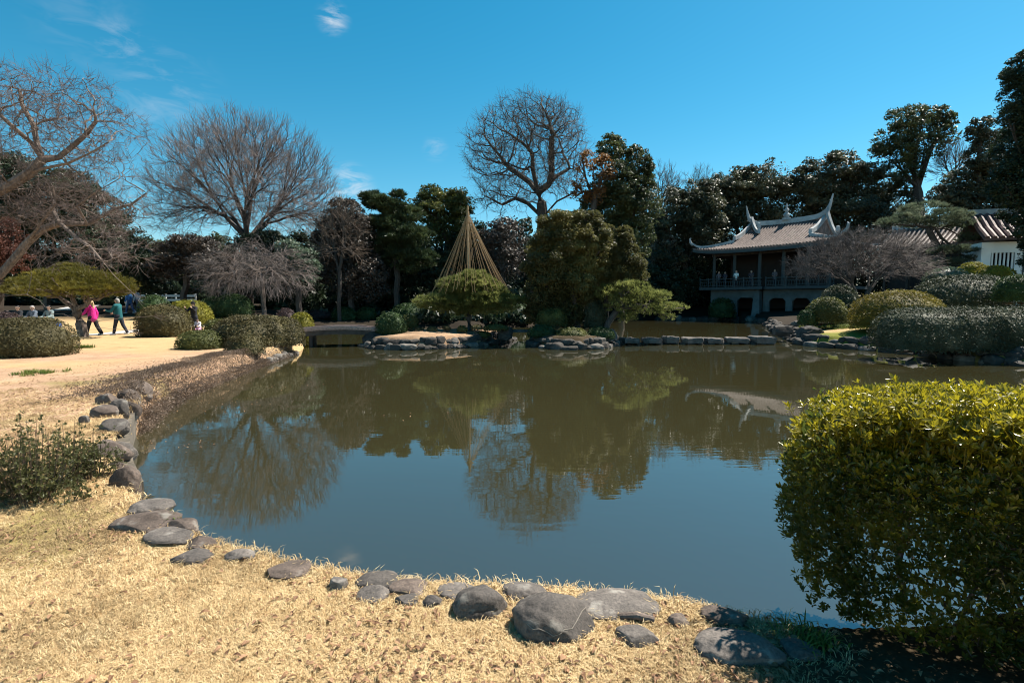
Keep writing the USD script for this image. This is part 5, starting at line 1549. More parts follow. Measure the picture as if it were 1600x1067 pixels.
def gallery():
    O = at(1368, 470, 44.0)
    fr = frame_of(O, 62)
    L = 9.2
    t = thing('gallery', 'long low tiled gallery joining the pavilion to the white walled wing', 'building', fr(L / 2, 1, 0.8))
    gable_roof(t, fr, L, 2.3, 6.0, 7.75, TILE, 0.34, 0.12)
    put('wall', lbox(fr, 0.3, L - 0.3, 1.1, 1.3, 0.2, 5.95), DARKIN, t)
    for u in np.linspace(0.4, L - 0.4, 6):
        put('post', lbox(fr, u - 0.09, u + 0.09, 0.35, 0.53, 0.2, 5.95), WOOD_DARK, t)
    put('eave_beam', lbox(fr, 0.05, L - 0.05, 0.3, 0.48, 5.62, 5.8), WOOD_DARK, t)

    fr = frame_of(at(1527, 470, 36.5), 20)
    L = 3.3
    t = thing('white_walled_wing', 'white plaster wing with dark slatted window and red tiled roof', 'building', fr(1.5, 1, 1.0))
    H0, H1 = 1.0, 5.75
    w0, w1, zs, zt = 0.75, 2.1, 3.35, 5.0
    put('wall', merge([lbox(fr, 0.2, w0, 0.4, 0.65, H0, H1), lbox(fr, w1, L, 0.4, 0.65, H0, H1), lbox(fr, w0, w1, 0.4, 0.65, H0, zs), lbox(fr, w0, w1, 0.4, 0.65, zt, H1),
                       lbox(fr, 0.2, 0.45, 0.652, 4.5, H0, H1)]), WHITEWALL, t)
    win = put('window', lbox(fr, w0, w1, 0.9, 0.94, zs, zt), DARKIN, t)
    for k in range(6):
        u = w0 + (k + 0.5) * (w1 - w0) / 6
        put('slat', lbox(fr, u - 0.045, u + 0.045, 0.44, 0.52, zs, zt), WHITEWALL, win)
    put('door_post', lbox(fr, 2.55, 2.63, 0.36, 0.397, H0, H1 - 0.1), PAINT, t)
    g2 = frame_of(fr(-0.1, -0.6, 0), 20)
    gable_roof(t, g2, L + 0.8, 2.4, 5.95, 7.9, TILE_RED, 0.42, 0.14)


gallery()

# ------------------------------------------------------------------ small structures in the distance
FENCEW = mat_plain('white_paint', (0.72, 0.72, 0.70), var=0.08)
a, b = at(196, 468, 48), at(305, 468, 48)
t = thing('white_fence', 'low white rail fence far behind the brownish domed tree', 'fence', (a + b) / 2)
for z in (0.55, 0.95):
    m = trimesh.creation.box([b[0] - a[0], 0.06, 0.22]); m.apply_translation((a + b) / 2 * [1, 1, 0] + [0, 0, 1.15 + z])
    put('rail', tri_mesh(m), FENCEW, t)
for s in np.linspace(0, 1, 8):
    m = trimesh.creation.box([0.1, 0.1, 1.3]); m.apply_translation((a * (1 - s) + b * s) * [1, 1, 0] + [0, 0.09, 1.65])
    put('post', tri_mesh(m), FENCEW, t)

# ------------------------------------------------------------------ people
SKIN = mat_plain('skin', (0.50, 0.32, 0.24), var=0.06, rough=0.55)
HAIRM = {k: mat_plain('hair_' + k, c, rough=0.5) for k, c in (('black', (0.015, 0.012, 0.011)), ('blond', (0.46, 0.32, 0.18)), ('grey', (0.25, 0.24, 0.23)))}
EYE_M = mat_plain('eye_dark', (0.02, 0.015, 0.012), rough=0.2)
CLOTH = {}


def cloth(c):
    k = '_'.join(str(int(x * 1000)) for x in c)
    if k not in CLOTH:
        CLOTH[k] = mat_plain('cloth_' + k, c, var=0.12, rough=0.9, scale=14)
    return CLOTH[k]


def ball(p, r):
    return manifold3d.Manifold.sphere(float(r), 12).translate([float(x) for x in p])


def bone(a, b, ra, rb):
    return manifold3d.Manifold.batch_hull([ball(a, ra), ball(b, rb)])


def joined(parts, length=0.03, smooth=6):
    m = manifold3d.Manifold.batch_boolean(parts, manifold3d.OpType.Add).refine_to_length(length)
    g = m.to_mesh()
    tm = trimesh.Trimesh(np.array(g.vert_properties[:, :3], float), np.array(g.tri_verts), process=True)
    return trimesh.smoothing.filter_taubin(tm, iterations=smooth)


def person(label, foot, face_deg, jacket, trousers, shoe, hair, height=1.68, lean=2, thigh=(0, 0), knee=(0, 0), arm=(8, -8), elbow=(15, 15), out=(8, 8), head=0, hat=None, long_hair=False, seat=None, wide=1.0, group=None):
    """foot: the point under the body; face_deg: heading, 0 looks along +y and 90 along -x. Angles in degrees, forward positive."""
    k = height / 1.70
    R = lambda a: np.radians(a)
    sw = lambda L, a: np.array([0, math.sin(R(a)), -math.cos(R(a))]) * L * k      # hanging limb swung forward by a
    hip = np.zeros(3)
    tl = R(lean)
    up = np.array([0, math.sin(tl), math.cos(tl)])
    chest, neck = hip + up * 0.38 * k, hip + up * 0.53 * k
    hd = R(lean + head)
    hup = np.array([0, math.sin(hd), math.cos(hd)])
    skull = neck + hup * 0.17 * k
    fwd = np.array([0, math.cos(hd), -math.sin(hd)])
    legs, arms = [], []
    for s, th, kn in ((-1, thigh[0], knee[0]), (1, thigh[1], knee[1])):
        h = hip + np.array([s * 0.09 * k, 0, 0])
        kne = h + sw(0.42, th)
        an = kne + sw(0.41, th - kn)
        pitch = 0 if seat is None else 0
        legs.append((h, kne, an, an + np.array([s * 0.02, 0.15 * k, -0.045 * k])))
    for s, a, e, o in ((-1, arm[0], elbow[0], out[0]), (1, arm[1], elbow[1], out[1])):
        sh = neck + np.array([s * 0.175 * k, 0, -0.04 * k])
        el = sh + sw(0.29, a) + np.array([s * math.sin(R(o)) * 0.28 * k, 0, 0])
        wr = el + sw(0.25, a + e) - np.array([s * 0.03 * k, 0, 0])
        arms.append((sh, el, wr, unit(wr - el), s))
    low = min(l[2][2] for l in legs) - 0.075 * k
    c, s_ = math.cos(R(face_deg)), math.sin(R(face_deg))
    Rz = np.array([[c, -s_, 0], [s_, c, 0], [0, 0, 1]])
    foot = np.asarray(foot, float)
    T = lambda m: (m.vertices @ Rz.T + (foot - np.array([0, 0, low])), [np.array(m.faces)])
    body = [bone(hip, chest, 0.125 * k, 0.135 * k), bone(chest, neck - up * 0.03, 0.13 * k, 0.085 * k), bone(neck - up * 0.02, neck + hup * 0.09 * k, 0.055 * k, 0.05 * k),
            bone(skull + hup * 0.035 * k, skull - hup * 0.055 * k + fwd * 0.02 * k, 0.092 * k, 0.062 * k), bone(skull + fwd * 0.085 * k - hup * 0.0, skull + fwd * 0.098 * k - hup * 0.025 * k, 0.012, 0.016),
            bone(chest + [-0.09 * k, 0, 0.1 * k], chest + [0.09 * k, 0, 0.1 * k], 0.09 * k, 0.09 * k)]
    for s in (-1, 1):
        body.append(ball(skull + np.array([s * 0.088 * k, 0, 0]) - hup * 0.01, 0.024 * k))
    coat, pants = [bone(hip - up * 0.06, chest, 0.15 * k * wide, 0.155 * k), bone(chest + [-0.09 * k, 0, 0.1 * k], chest + [0.09 * k, 0, 0.1 * k], 0.11 * k, 0.11 * k), bone(chest, neck - up * 0.045, 0.145 * k, 0.085 * k)], [bone(hip + [-.05 * k, 0, 0.02], hip + [.05 * k, 0, 0.02], 0.135 * k, 0.135 * k)]
    for h, kn, an, toe in legs:
        body += [bone(h, kn, 0.085 * k, 0.055 * k), bone(kn, an, 0.055 * k, 0.036 * k), bone(an - [0, 0, 0.02], toe, 0.036 * k, 0.028 * k)]
        pants += [bone(h, kn, 0.105 * k, 0.075 * k * wide), bone(kn, an + [0, 0, 0.03], 0.075 * k * wide, 0.062 * k * wide * wide)]
    for sh, el, wr, d, s in arms:
        body += [bone(sh, el, 0.052 * k, 0.040 * k), bone(el, wr, 0.040 * k, 0.026 * k)]
        pal = wr + d * 0.075 * k
        body.append(bone(wr, pal, 0.026 * k, 0.03 * k))
        sd = unit(np.cross(d, [1.0, 0.05, 0]))
        for f in range(4):
            o = sd * (f - 1.5) * 0.019 * k
            m1 = pal + o + d * 0.045 * k
            body.append(bone(pal + o, m1, 0.0095, 0.009))
            body.append(bone(m1, m1 + unit(d + np.array([-s * 0.5, 0, 0])) * (0.034 - 0.004 * abs(f - 1.5)) * k, 0.009, 0.008))
        body.append(bone(wr + d * 0.03 * k, wr + d * 0.07 * k + sd * -0.05 * k, 0.011, 0.009))
        coat += [bone(sh, el, 0.07 * k, 0.06 * k), bone(el, wr, 0.06 * k, 0.045 * k)]
    t = thing('person', label, 'person', foot, group)
    put('body', T(joined(body, 0.035, 4)), SKIN, t)
    put('jacket', T(joined(coat, 0.05)), cloth(jacket), t)
    put('trousers', T(joined(pants, 0.05)), cloth(trousers), t)
    for h, kn, an, toe in legs:
        put('shoe', T(joined([bone(an - [0, 0.035, 0.03], toe, 0.046 * k, 0.036 * k)], 0.04, 2)), cloth(shoe), t)
    hs = [manifold3d.Manifold.batch_hull([ball(skull + hup * 0.045 * k - fwd * 0.012 * k, 0.10 * k), ball(skull - fwd * 0.045 * k - hup * 0.04 * k, 0.075 * k)])]
    if long_hair:
        hs.append(bone(skull - fwd * 0.06 * k, neck - fwd * 0.10 * k - hup * 0.10 * k, 0.085 * k, 0.06 * k))
    put('hair', T(joined(hs, 0.04, 3)), HAIRM[hair], t)
    for s in (-1, 1):
        put('eye', T(joined([ball(skull + fwd * 0.080 * k + np.array([s * 0.032 * k, 0, 0]) + hup * 0.018 * k, 0.011)], 0.02, 0)), EYE_M, t)
    put('mouth', T(joined([bone(skull + fwd * 0.078 * k - hup * 0.052 * k - [0.018 * k, 0, 0], skull + fwd * 0.078 * k - hup * 0.052 * k + [0.018 * k, 0, 0], 0.008, 0.008)], 0.02, 0)), cloth((0.35, 0.14, 0.12)), t)
    if hat:
        hh = [bone(skull + hup * 0.06 * k, skull + hup * 0.10 * k, 0.108 * k, 0.09 * k), manifold3d.Manifold.cylinder(0.015, 0.155 * k, 0.155 * k, 20).translate([float(x) for x in skull + hup * 0.05 * k + fwd * 0.03 * k])]
        put('hat', T(joined(hh, 0.05, 2)), cloth(hat), t)
    return t


def stand_at(px, py, Y):
    p = at(px, py, Y)
    p[2] = gz(p[0], p[1])
    return p


person('walking person with pale hair, magenta jacket and wide black trousers', stand_at(146, 523, 24.0), 90, (0.50, 0.02, 0.20), (0.012, 0.012, 0.014), (0.6, 0.6, 0.58), 'blond', 1.68, 4, (20, -17), (4, 10), (25, -20), (40, 20), long_hair=True, wide=1.15)
person('walking person in teal jacket, dark trousers and pale shoes', stand_at(187, 521, 24.2), 90, (0.012, 0.10, 0.115), (0.02, 0.024, 0.035), (0.5, 0.5, 0.52), 'grey', 1.72, 3, (16, -15), (4, 12), (30, 15), (65, 60))
person('standing person in black jacket and hat holding hands to the face', stand_at(304, 512, 25.6), 180, (0.012, 0.012, 0.014), (0.02, 0.022, 0.03), (0.03, 0.03, 0.03), 'black', 1.55, 3, (2, -2), (2, 2), (50, 50), (85, 85), hat=(0.012, 0.012, 0.013))
person('crouching child in white and pink in front of the person in black', stand_at(311, 514, 24.6), 190, (0.62, 0.56, 0.60), (0.42, 0.22, 0.32), (0.6, 0.5, 0.5), 'black', 1.05, 20, (78, 84), (115, 118), (35, 30), (50, 60))
bench = stand_at(58, 510, 26.5)
t = thing('bench', 'low wooden bench under three seated people behind the left shrub', 'bench', bench)
for dy in (-0.17, 0, 0.17):
    m = trimesh.creation.box([2.6, 0.13, 0.05]); m.apply_translation(bench + [0, dy, 0.40]); put('seat_board', tri_mesh(m), WOOD, t)
for dx in (-1.0, 1.0):
    m = trimesh.creation.box([0.1, 0.4, 0.40]); m.apply_translation(bench + [dx, 0, 0.175]); put('leg', tri_mesh(m), WOOD_DARK, t)
for dx, jc, tr, hr, lab in ((-0.85, (0.02, 0.022, 0.026), (0.03, 0.03, 0.035), 'black', 'person in black seated at the left end of the bench'),
                            (-0.1, (0.10, 0.12, 0.15), (0.03, 0.035, 0.05), 'grey', 'person in blue grey seated in the middle of the bench'),
                            (0.75, (0.16, 0.20, 0.20), (0.02, 0.02, 0.024), 'black', 'person in grey green jacket seated at the right end of the bench')):
    p = bench + [dx, 0.0, 0]
    p[2] = gz(p[0], p[1] - 0.4)
    person(lab, p, 180, jc, tr, (0.1, 0.1, 0.1), hr, 1.66, 8, (86, 88), (86, 88), (35, 30), (45, 50), seat=1)
bag = stand_at(88, 512, 25.0)
m = boulder(0.38, 0.26, 0.62, np.random.default_rng(8), sub=3, rough=0.03, flat=4.0)
m.apply_translation(bag + [0, 0, 0.30])
t = thing('blue_backpack', 'bright blue backpack standing on the straw lawn beside the bench', 'backpack', bag)
put('pack', tri_mesh(m), cloth((0.01, 0.10, 0.42)), t, smooth=True)
put('strap', tube([bag + [-.1, -.14, .5], bag + [-.11, -.19, .3], bag + [-.1, -.14, .1]], [.018] * 3, 6), cloth((0.02, 0.03, 0.08)), t)
put('handle', tube([bag + [-.05, 0, .6], bag + [0, 0, .67], bag + [.05, 0, .6]], [.014] * 3, 6), cloth((0.02, 0.03, 0.08)), t)
person('far person in blue jacket walking left beyond the golden pine', stand_at(203, 487, 37), 90, (0.03, 0.10, 0.24), (0.04, 0.06, 0.12), (0.3, 0.3, 0.3), 'black', 1.7, 2, (16, -14), (4, 10))
person('far person in pale blue grey walking just right of the blue jacket', stand_at(216, 487, 38), 90, (0.28, 0.33, 0.38), (0.05, 0.06, 0.09), (0.3, 0.3, 0.3), 'black', 1.66, 2, (-14, 16), (10, 4))
for u, v, jc, hr, lab in ((2.95, -0.35, (0.55, 0.62, 0.62), 'grey', 'visitor in a white shirt leaning at the pavilion railing'), (1.3, 0.5, (0.05, 0.05, 0.07), 'black', 'visitor in dark clothes at the left pavilion column'),
                          (4.2, 0.3, (0.06, 0.05, 0.06), 'black', 'visitor in dark clothes between white shirt and corner column'), (6.4, 0.6, (0.13, 0.11, 0.12), 'black', 'visitor in grey brown behind the right pavilion railing'),
                          (1.0, -0.25, (0.10, 0.09, 0.10), 'black', 'visitor in dark grey nearest the left end of the railing')):
    p = PAV(u, v, 3.063)
    person(lab, p, 155, jc, (0.03, 0.03, 0.04), (0.05, 0.05, 0.05), hr, 1.66, 4, (2, -2), (2, 2), (30, 30), (50, 45), group=None)

# ------------------------------------------------------------------ the big azalea at the right and the loose shrub at the left
def leaf_blades(base, ax, nrm, L, wid):
    """pointed oval leaves, folded a little along the midrib"""
    s = unit(np.cross(ax, nrm))
    L, wid = L[:, None], wid[:, None]
    nn = unit(np.cross(s, ax))
    v = np.stack([base, base + ax * L * 0.42 + s * wid, base + ax * L * 0.75 + s * wid * 0.72 - nn * L * 0.05, base + ax * L - nn * L * 0.16,
                  base + ax * L * 0.75 - s * wid * 0.72 - nn * L * 0.05, base + ax * L * 0.42 - s * wid], 1).reshape(-1, 3)
    o = np.arange(len(base))[:, None] * 6
    q = np.vstack([o + np.array([[0, 1, 2, 3]]), o + np.array([[0, 3, 4, 5]])])
    return v, q


def rosettes(P, out, rng, k, L, W_, tilt=0.75):
    n = len(P)
    o = unit(out)
    e1 = unit(np.cross(o, np.array([0.3, 0.9, 0.2])))
    e2 = np.cross(o, e1)
    ph = rng.uniform(0, 6.28, (n, 1)) + np.arange(k)[None] * 2.4 + rng.normal(size=(n, k)) * 0.2
    tl = np.clip(tilt + rng.normal(size=(n, k)) * 0.28 - 0.35 * (np.arange(k) / k)[None], 0.1, 1.45)
    rad = e1[:, None] * np.cos(ph)[..., None] + e2[:, None] * np.sin(ph)[..., None]
    ax = o[:, None] * np.cos(tl)[..., None] + rad * np.sin(tl)[..., None]
    nr = o[:, None] * np.sin(tl)[..., None] - rad * np.cos(tl)[..., None]
    base = P[:, None] + rad * 0.003 - o[:, None] * (0.012 * rng.random((n, k)))[..., None]
    LL = L * rng.uniform(0.6, 1.2, n * k)
    return leaf_blades(base.reshape(-1, 3), ax.reshape(-1, 3), nr.reshape(-1, 3), LL, LL * W_ * rng.uniform(0.85, 1.15, n * k))


def azalea():
    rng = np.random.default_rng(61)
    r, e = np.array([1.58, 0.74, 0.64]), 4.6
    ca, sa = math.cos(math.radians(33)), math.sin(math.radians(33))
    TR = np.array([[ca, -sa, 0], [sa, ca, 0], [0, 0, 1.0]])          # rows: along the front, towards the back, up
    c = np.array([1.28, 2.40, 0.45]) + TR[0] * r[0] + TR[1] * r[1]
    t = thing('azalea_bush', 'big sunlit azalea bush filling the lower right corner', 'shrub', (3.0, 3.0, 0.0))

    def place(Q):
        low = sstep(0.1 - Q[:, 2], 0, 0.6)
        Q = Q.copy()
        Q[:, 0] += np.where(Q[:, 0] < 0, low * 0.04, 0)
        Q[:, 1] += np.where(Q[:, 1] < 0, low * 0.06, 0)
        Q[:, 2] += 0.045 * (Q[:, 0] + r[0])
        return c + Q @ TR

    def surf(n):
        d = rng.uniform(-1, 1, (n, 3))
        k = rng.choice(3, n, p=[0.15, 0.42, 0.43])
        d[np.arange(n), k] = np.sign(d[np.arange(n), k])
        g = (np.abs(d) ** e).sum(1) ** (-1 / e)
        S = d * g[:, None]
        lump = 1 + 0.16 * (meshkit.fbm(S * 2.6 + 7, 3, 3) - 0.5)
        N = unit(np.sign(S) * np.abs(S) ** (e - 1) / r)
        return place(S * r * lump[:, None]), N @ TR, d
    P, N, d = surf(42000)
    keep = (P[:, 2] > 0.06) & (P[:, 0] / np.maximum(P[:, 1], 0.3) < 1.9)
    keep &= ~((d[:, 2] < -0.95) & (rng.random(len(P)) < 0.8))
    keep &= ~((d[:, 0] < -0.4) & (P[:, 2] < 0.7) & (rng.random(len(P)) < 0.25))
    keep &= meshkit.fbm(P * 5.5, 2, 17) > 0.24
    P, N = P[keep], N[keep]
    inward = rng.exponential(0.045, len(P))
    P = P - N * inward[:, None] + rng.normal(size=P.shape) * 0.015
    up = unit(N * 0.55 + np.array([0, 0, 0.8]) + rng.normal(size=N.shape) * 0.25)
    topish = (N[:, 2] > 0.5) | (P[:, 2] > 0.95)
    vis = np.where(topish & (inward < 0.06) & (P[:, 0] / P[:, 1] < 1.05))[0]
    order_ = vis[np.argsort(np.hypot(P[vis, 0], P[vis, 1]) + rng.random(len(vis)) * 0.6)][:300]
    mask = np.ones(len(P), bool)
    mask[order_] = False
    sunlit_top = mask & (inward < 0.06) & ((N[:, 2] > 0.3) | ((P[:, 2] > 0.62) & (rng.random(len(P)) < sstep(P[:, 2], 0.62, 1.0))))  # outer top leaves that take the yellower colour standing for sunlight
    for nm, sel, mt_ in (('foliage', mask & ~sunlit_top, AZALEA), ('young_foliage', sunlit_top, AZALEA_SUNLIT)):
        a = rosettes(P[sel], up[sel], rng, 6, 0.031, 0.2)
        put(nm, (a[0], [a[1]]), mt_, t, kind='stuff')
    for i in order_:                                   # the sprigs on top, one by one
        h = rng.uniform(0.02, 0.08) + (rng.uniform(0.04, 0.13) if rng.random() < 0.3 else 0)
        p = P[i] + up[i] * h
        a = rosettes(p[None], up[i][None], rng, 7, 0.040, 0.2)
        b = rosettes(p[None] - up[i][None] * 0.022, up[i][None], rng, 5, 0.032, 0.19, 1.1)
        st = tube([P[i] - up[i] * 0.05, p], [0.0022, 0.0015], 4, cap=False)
        put('leaf_sprig', merge([(a[0], [a[1]]), (b[0], [b[1]]), st]), AZALEA_SUNLIT, t)
    # stray inner leaves
    Q = (rng.random((30000, 3)) * 2 - 1)
    Q = Q[~((Q[:, 0] < -0.6) & (Q[:, 2] < 0.1) & (rng.random(len(Q)) < 0.6))]
    Q = place(Q * r * np.array([0.95, 0.9, 0.88]))
    Q = Q[Q[:, 2] > 0.1]
    v, f = leaf_faces(Q, 0.042, rng, 0.5)
    put('inner_leaves', (v, [f]), AZALEA, t, kind='stuff')
    sk = Skeleton()
    ids = rng.choice(len(P), 900, replace=False)
    for k in range(9):
        x = -1.25 + k * 0.26
        i = sk.add((c + TR[0] * x + TR[1] * rng.normal() * 0.2) * [1, 1, 0] - [0, 0, 0.1], -1)
        i = sk.add(sk.p[-1] + np.array([rng.normal() * .05, rng.normal() * .05, 0.22]), i)
        mine = ids[np.abs((P[ids] - c) @ TR[0] - x) < 0.2]
        if len(mine):
            fan_tree(sk, i, (0, 0, 1), P[mine], rng, wig=0.09, keep=0.4)
    put('stems', sk.mesh(sk.radii(0.0018, 2.2, most=0.014), 0.006), TWIG_RED, t)


azalea()


def left_shrub():
    rng = np.random.default_rng(62)
    t = thing('loose_shrub', 'loose small leaved shrub growing from the straw at the left edge', 'shrub', (*on_level(40, 780, 0)[:2], 0))
    stems, P, N = [], [], []
    for cx, by, w, hh, n, dy in ((10, 800, 62, 135, 60, 0), (-50, 800, 70, 130, 45, 0.1), (96, 770, 36, 80, 34, 0.12), (55, 782, 40, 105, 26, 0.1), (80, 792, 40, 30, 12, -0.1)):
        g = on_level(cx, by, 0.0)
        k = g[1] / F * 1.06
        for _ in range(n):
            a = rng.uniform(0, 6.28)
            rr = math.sqrt(rng.random())
            b = g + np.array([math.cos(a) * rr * w * k * 0.45, 0.22 + dy + math.sin(a) * rr * w * k * 0.4, 0])
            h = hh * k * (1 - 0.45 * rr ** 2) * rng.uniform(0.55, 1.12)
            tip = b + np.array([math.cos(a) * rr * w * k * 0.65, math.sin(a) * rr * w * k * 0.5, h])
            m = (b + tip) / 2 + np.array([math.cos(a), math.sin(a), 0]) * rr * w * k * 0.12
            stems.append(tube([b - [0, 0, 0.03], m, tip], [0.004, 0.003, 0.0015], 4, cap=False))
            for s in np.linspace(0.2, 1, 12):
                q = b * (1 - s) ** 2 + 2 * s * (1 - s) * m + s * s * tip + rng.normal(size=3) * 0.035
                P.append(q); N.append(unit(tip - b + rng.normal(size=3) * 0.12))
    P, N = np.array(P), np.array(N)
    ok = P[:, 2] > 0.02
    a = rosettes(P[ok], N[ok] + rng.normal(size=(ok.sum(), 3)) * 0.35, rng, 7, 0.026, 0.2)
    put('foliage', (a[0], [a[1]]), SHRUB_LEFT, t, kind='stuff')
    put('stems', merge(stems), TWIG_BROWN, t)


left_shrub()

# ------------------------------------------------------------------ straw grass, fallen leaves and bits on the lawn
def mat_instanced(name, ramp, trans=0.2, rough=0.7):
    n = {'o': ('object_info', {}), 'g': ('geometry', {}), 'mixr': ('math', {'math_type': 'multiply_add', 'value2': 0.55}), 'hf': ('math', {'math_type': 'multiply', 'value2': 0.45}),
         'r': ('rgb_ramp', {'ramp': ramp}), 'p': ('principled_bsdf', {'roughness': rough, 'specular_ior_level': 0.25}), 't': ('translucent_bsdf', {}), 'mx': ('mix_closure', {'fac': trans})}
    return M(name, n, [('o.random', 'hf.value1'), ('g.random_per_island', 'mixr.value1'), ('hf.value', 'mixr.value3'), ('mixr.value', 'r.fac'), ('r.color', 'p.base_color'), ('r.color', 't.color'),
                       ('p.BSDF', 'mx.closure1'), ('t.BSDF', 'mx.closure2')], 'mx.closure')


STRAW = mat_instanced('straw_blade', [(0.0, (0.40, 0.27, 0.13)), (0.25, (0.65, 0.50, 0.28)), (0.7, (0.81, 0.675, 0.43)), (1.0, (0.90, 0.81, 0.61))], trans=0.35)
STRAW_DULL = mat_instanced('dull_straw_blade', [(0.0, (0.22, 0.15, 0.075)), (0.4, (0.42, 0.31, 0.16)), (0.8, (0.58, 0.46, 0.27)), (1.0, (0.72, 0.60, 0.40))], trans=0.3)
FRESH = mat_instanced('fresh_blade', [(0.0, (0.06, 0.10, 0.015)), (1.0, (0.30, 0.29, 0.07))], trans=0.3)
LITTER = mat_instanced('fallen_leaf', [(0.0, (0.11, 0.055, 0.03)), (0.35, (0.27, 0.155, 0.085)), (0.7, (0.46, 0.31, 0.19)), (1.0, (0.72, 0.62, 0.50))], trans=0.1)


def instancer(name, protos, pos, yaw, scale, idx, label, cat, kind='stuff', tilt=None):
    path = numbered('/World', name)
    pi = UsdGeom.PointInstancer.Define(stage, path)
    rel = pi.CreatePrototypesRel()
    for k, (mesh, m) in enumerate(protos):
        q = put('blade_tuft' if 'grass' in name else 'leaf', mesh, m, path)
        rel.AddTarget(q)
    pi.CreatePositionsAttr(Vt.Vec3fArray.FromNumpy(np.asarray(pos, np.float32)))
    pi.CreateProtoIndicesAttr(Vt.IntArray.FromNumpy(np.asarray(idx, np.int32)))
    tl = np.zeros(len(pos)) if tilt is None else tilt
    cz, sz, cx, sx = np.cos(yaw / 2), np.sin(yaw / 2), np.cos(tl / 2), np.sin(tl / 2)
    pi.CreateOrientationsAttr(Vt.QuathArray([Gf.Quath(float(a * c), float(a * d), float(b * d), float(b * c)) for a, b, c, d in zip(cz, sz, cx, sx)]))
    pi.CreateScalesAttr(Vt.Vec3fArray.FromNumpy(np.repeat(np.asarray(scale, np.float32)[:, None], 3, 1)))
    tag(pi, label, cat, kind=kind)


def tuft(rng, n, h, spread, lay, w=0.0022):
    vs, fs = [], []
    for k in range(n):
        a = rng.uniform(0, 6.28)
        b = np.array([rng.normal() * spread, rng.normal() * spread, -0.005])
        d = np.array([math.cos(a), math.sin(a), 0])
        s = np.array([-d[1], d[0], 0]) * w * rng.uniform(0.7, 1.4)
        L = h * rng.uniform(0.5, 1.3)
        m = b + d * L * lay * 0.4 + np.array([0, 0, L * 0.6])
        e = b + d * L * lay * 1.1 + np.array([0, 0, L * rng.uniform(0.3, 0.9)])
        o = len(vs) * 5
        vs.append(np.array([b - s, b + s, m + s * 0.8, m - s * 0.8, e]))
        fs += [[o, o + 1, o + 2], [o, o + 2, o + 3], [o + 3, o + 2, o + 4]]
    return np.vstack(vs), [np.array(fs)]


def curled_leaf(rng, L, w):
    x = np.linspace(0, 1, 5)
    prof = np.sin(np.pi * np.clip(x, 0.03, 0.985)) ** 0.75 * w / 2
    bend = L * rng.uniform(0.08, 0.3) * np.sin(np.pi * x) + L * 0.15 * rng.normal() * x * x
    cup = prof * rng.uniform(0.1, 0.7)
    v = np.vstack([np.column_stack([x * L - L / 2, -prof, bend + cup]), np.column_stack([x * L - L / 2, 0 * x, bend]), np.column_stack([x * L - L / 2, prof, bend + cup])])
    v[:, 2] += 0.004 - v[:, 2].min()
    f = [[r * 5 + k, r * 5 + k + 1, (r + 1) * 5 + k + 1, (r + 1) * 5 + k] for r in (0, 1) for k in range(4)]
    return v, [np.array(f)]


def lawn_points(n, d0, d1, rng, a0=-52, a1=50, power=1.0):
    d = np.exp(rng.uniform(0, 1, n) ** power * math.log(d1 / d0)) * d0
    a = np.radians(rng.uniform(a0, a1, n))
    P = np.column_stack([d * np.sin(a), d * np.cos(a)])
    z, s, sp, isl = terrain(P)
    ok = (s > 0.09) & (isl < -0.3)
    return np.column_stack([P, z])[ok], d[ok], s[ok]


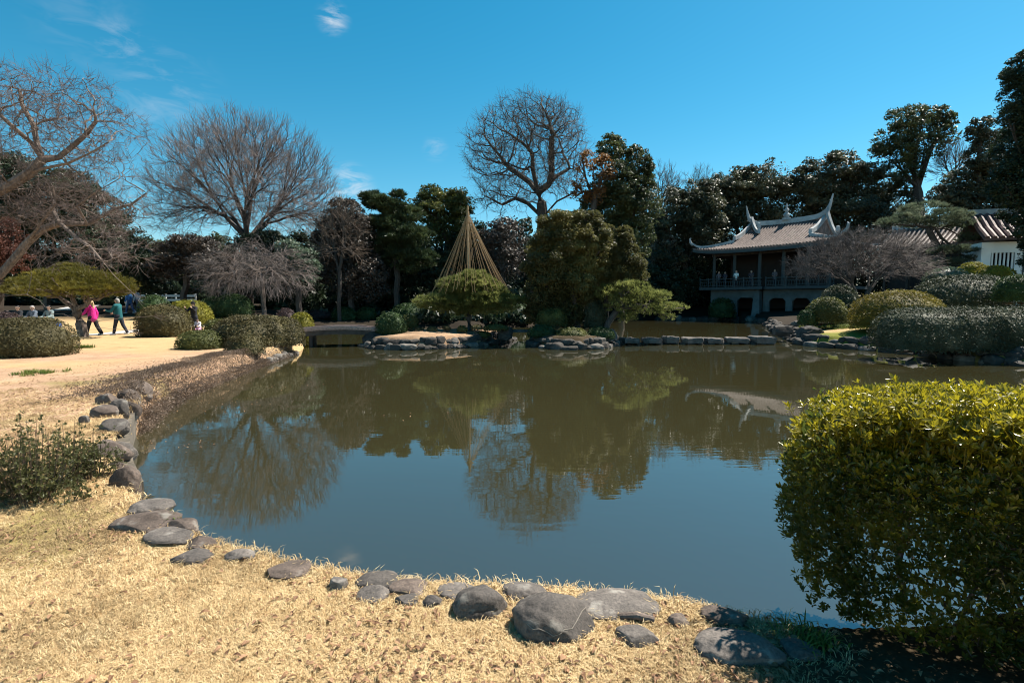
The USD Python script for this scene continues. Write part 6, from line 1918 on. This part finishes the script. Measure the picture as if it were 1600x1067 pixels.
def lawn():
    rng = np.random.default_rng(71)
    pr = [(tuft(rng, 22, 0.020, 0.030, 1.3, 0.0016), STRAW), (tuft(rng, 18, 0.028, 0.025, 1.0, 0.0016), STRAW), (tuft(rng, 24, 0.018, 0.035, 1.8, 0.0016), STRAW), (tuft(rng, 14, 0.045, 0.02, 0.7, 0.0016), STRAW)]
    pr += [(tuft(rng, 20, 0.022, 0.030, 1.4, 0.0016), STRAW_DULL), (tuft(rng, 16, 0.03, 0.025, 1.0, 0.0016), STRAW_DULL)]
    P, d, s = lawn_points(62000, 1.6, 13.0, rng)
    near_edge = np.exp(-s / 0.25)
    sc = (0.75 + 0.06 * d) * rng.uniform(0.6, 1.3, len(P)) * (1 + 0.5 * near_edge)
    bare = (P[:, 0] - 0.55 * (P[:, 1] - 2.2) > 1.2 + 0.15 * rng.normal(size=len(P))) & (P[:, 1] < 4.5)
    P, d, near_edge, sc = P[~bare], d[~bare], near_edge[~bare], sc[~bare]
    idx = np.where(rng.random(len(P)) < 0.2 + 0.5 * near_edge, rng.choice([1, 3], len(P)), rng.choice([0, 2, 1], len(P)))
    dull = meshkit.fbm(P * 0.9, 4, 51) + 0.25 * (rng.random(len(P)) - 0.5) > 0.56
    idx = np.where(dull, rng.choice([4, 5], len(P)), idx)
    instancer('dry_grass', pr, P, rng.uniform(0, 6.28, len(P)), sc, idx, 'short dry straw coloured grass of the winter lawn', 'grass')
    # a few green shoots
    C = [(on_level(*p, 0)[:2], r, n) for p, r, n in (((133, 544), .3, 40), ((60, 583), .4, 40), ((290, 812), .15, 14), ((1250, 998), .12, 14), ((1310, 515), 2.5, 400), ((1340, 520), 1.5, 300))]
    pts = []
    for c, r, n in C:
        q = c + rng.normal(size=(n, 2)) * r * 0.5
        pts.append(q)
    q = np.vstack(pts)
    z, s, _, _ = terrain(q)
    ok = s > 0.1
    q = np.column_stack([q, z])[ok]
    instancer('green_grass', [(tuft(rng, 14, 0.06, 0.02, 0.7, 0.003), FRESH)], q, rng.uniform(0, 6.28, len(q)), rng.uniform(0.7, 1.5, len(q)) * (1 + 0.05 * np.hypot(q[:, 0], q[:, 1])), np.zeros(len(q), int), 'small patches of fresh green grass shoots', 'grass')
    # fallen leaves
    lp = [(curled_leaf(rng, 0.045, 0.024), LITTER), (curled_leaf(rng, 0.06, 0.022), LITTER), (curled_leaf(rng, 0.035, 0.02), LITTER), (curled_leaf(rng, 0.05, 0.032), LITTER)]
    A, d, s = lawn_points(11000, 1.7, 9.0, rng, -50, 46)
    patch = meshkit.fbm(A * 1.6, 3, 41)
    A = A[rng.random(len(A)) < np.clip((patch - 0.32) * 2.6, 0.05, 1)]
    B, db, sb = lawn_points(26000, 4.2, 17.0, rng, -52, -18)
    pb = meshkit.fbm(B * 0.55, 3, 42)
    B = B[(rng.random(len(B)) < np.clip((pb - 0.30) * 3.2, 0.02, 1) * np.clip(1.3 - sb / 6.5, 0.06, 1))]
    Q = np.vstack([A, B])
    Q[:, 2] += 0.012
    instancer('fallen_leaves', lp, Q, rng.uniform(0, 6.28, len(Q)), rng.uniform(0.22, 0.85, len(Q)), rng.integers(0, 4, len(Q)), 'dry brown fallen leaves scattered over the lawn and bank', 'fallen leaves', tilt=rng.normal(size=len(Q)) * 0.35)


lawn()

def floating():
    rng = np.random.default_rng(91)
    q = np.vstack([W(*p) + rng.normal(size=(n, 2)) * r for p, n, r in (((290, 640), 40, 0.8), ((240, 700), 24, 0.35), ((560, 640), 10, 1.6), ((400, 600), 30, 0.8))])
    q = q[signed(q, POND) > 0.12]
    instancer('floating_leaves', [(curled_leaf(rng, 0.05, 0.026), LITTER), (curled_leaf(rng, 0.04, 0.024), LITTER)], np.column_stack([q, np.full(len(q), WATER_Z - 0.001)]), rng.uniform(0, 6.28, len(q)), rng.uniform(0.5, 1.0, len(q)), rng.integers(0, 2, len(q)), 'few dry leaves floating on the pond near the bank', 'floating leaves')


floating()
p, q = on_level(968, 962, 0.03), on_level(1022, 968, 0.03)
t = single('driftwood_stick', tube([p, (p + q) / 2 + [0, 0, 0.012], q], [0.016, 0.018, 0.015], 9), BARK_GREY, 'short brown stick lying against the long smooth boulder', 'stick')
p, q = on_level(830, 1000, 0.02), on_level(905, 990, 0.03)
single('fallen_twig', tube([p, (p + q) / 2 + [0, 0, 0.01], q], [0.005, 0.005, 0.003], 6), BARK_DARK, 'thin dark twig at the foot of the biggest foreground boulder', 'twig')
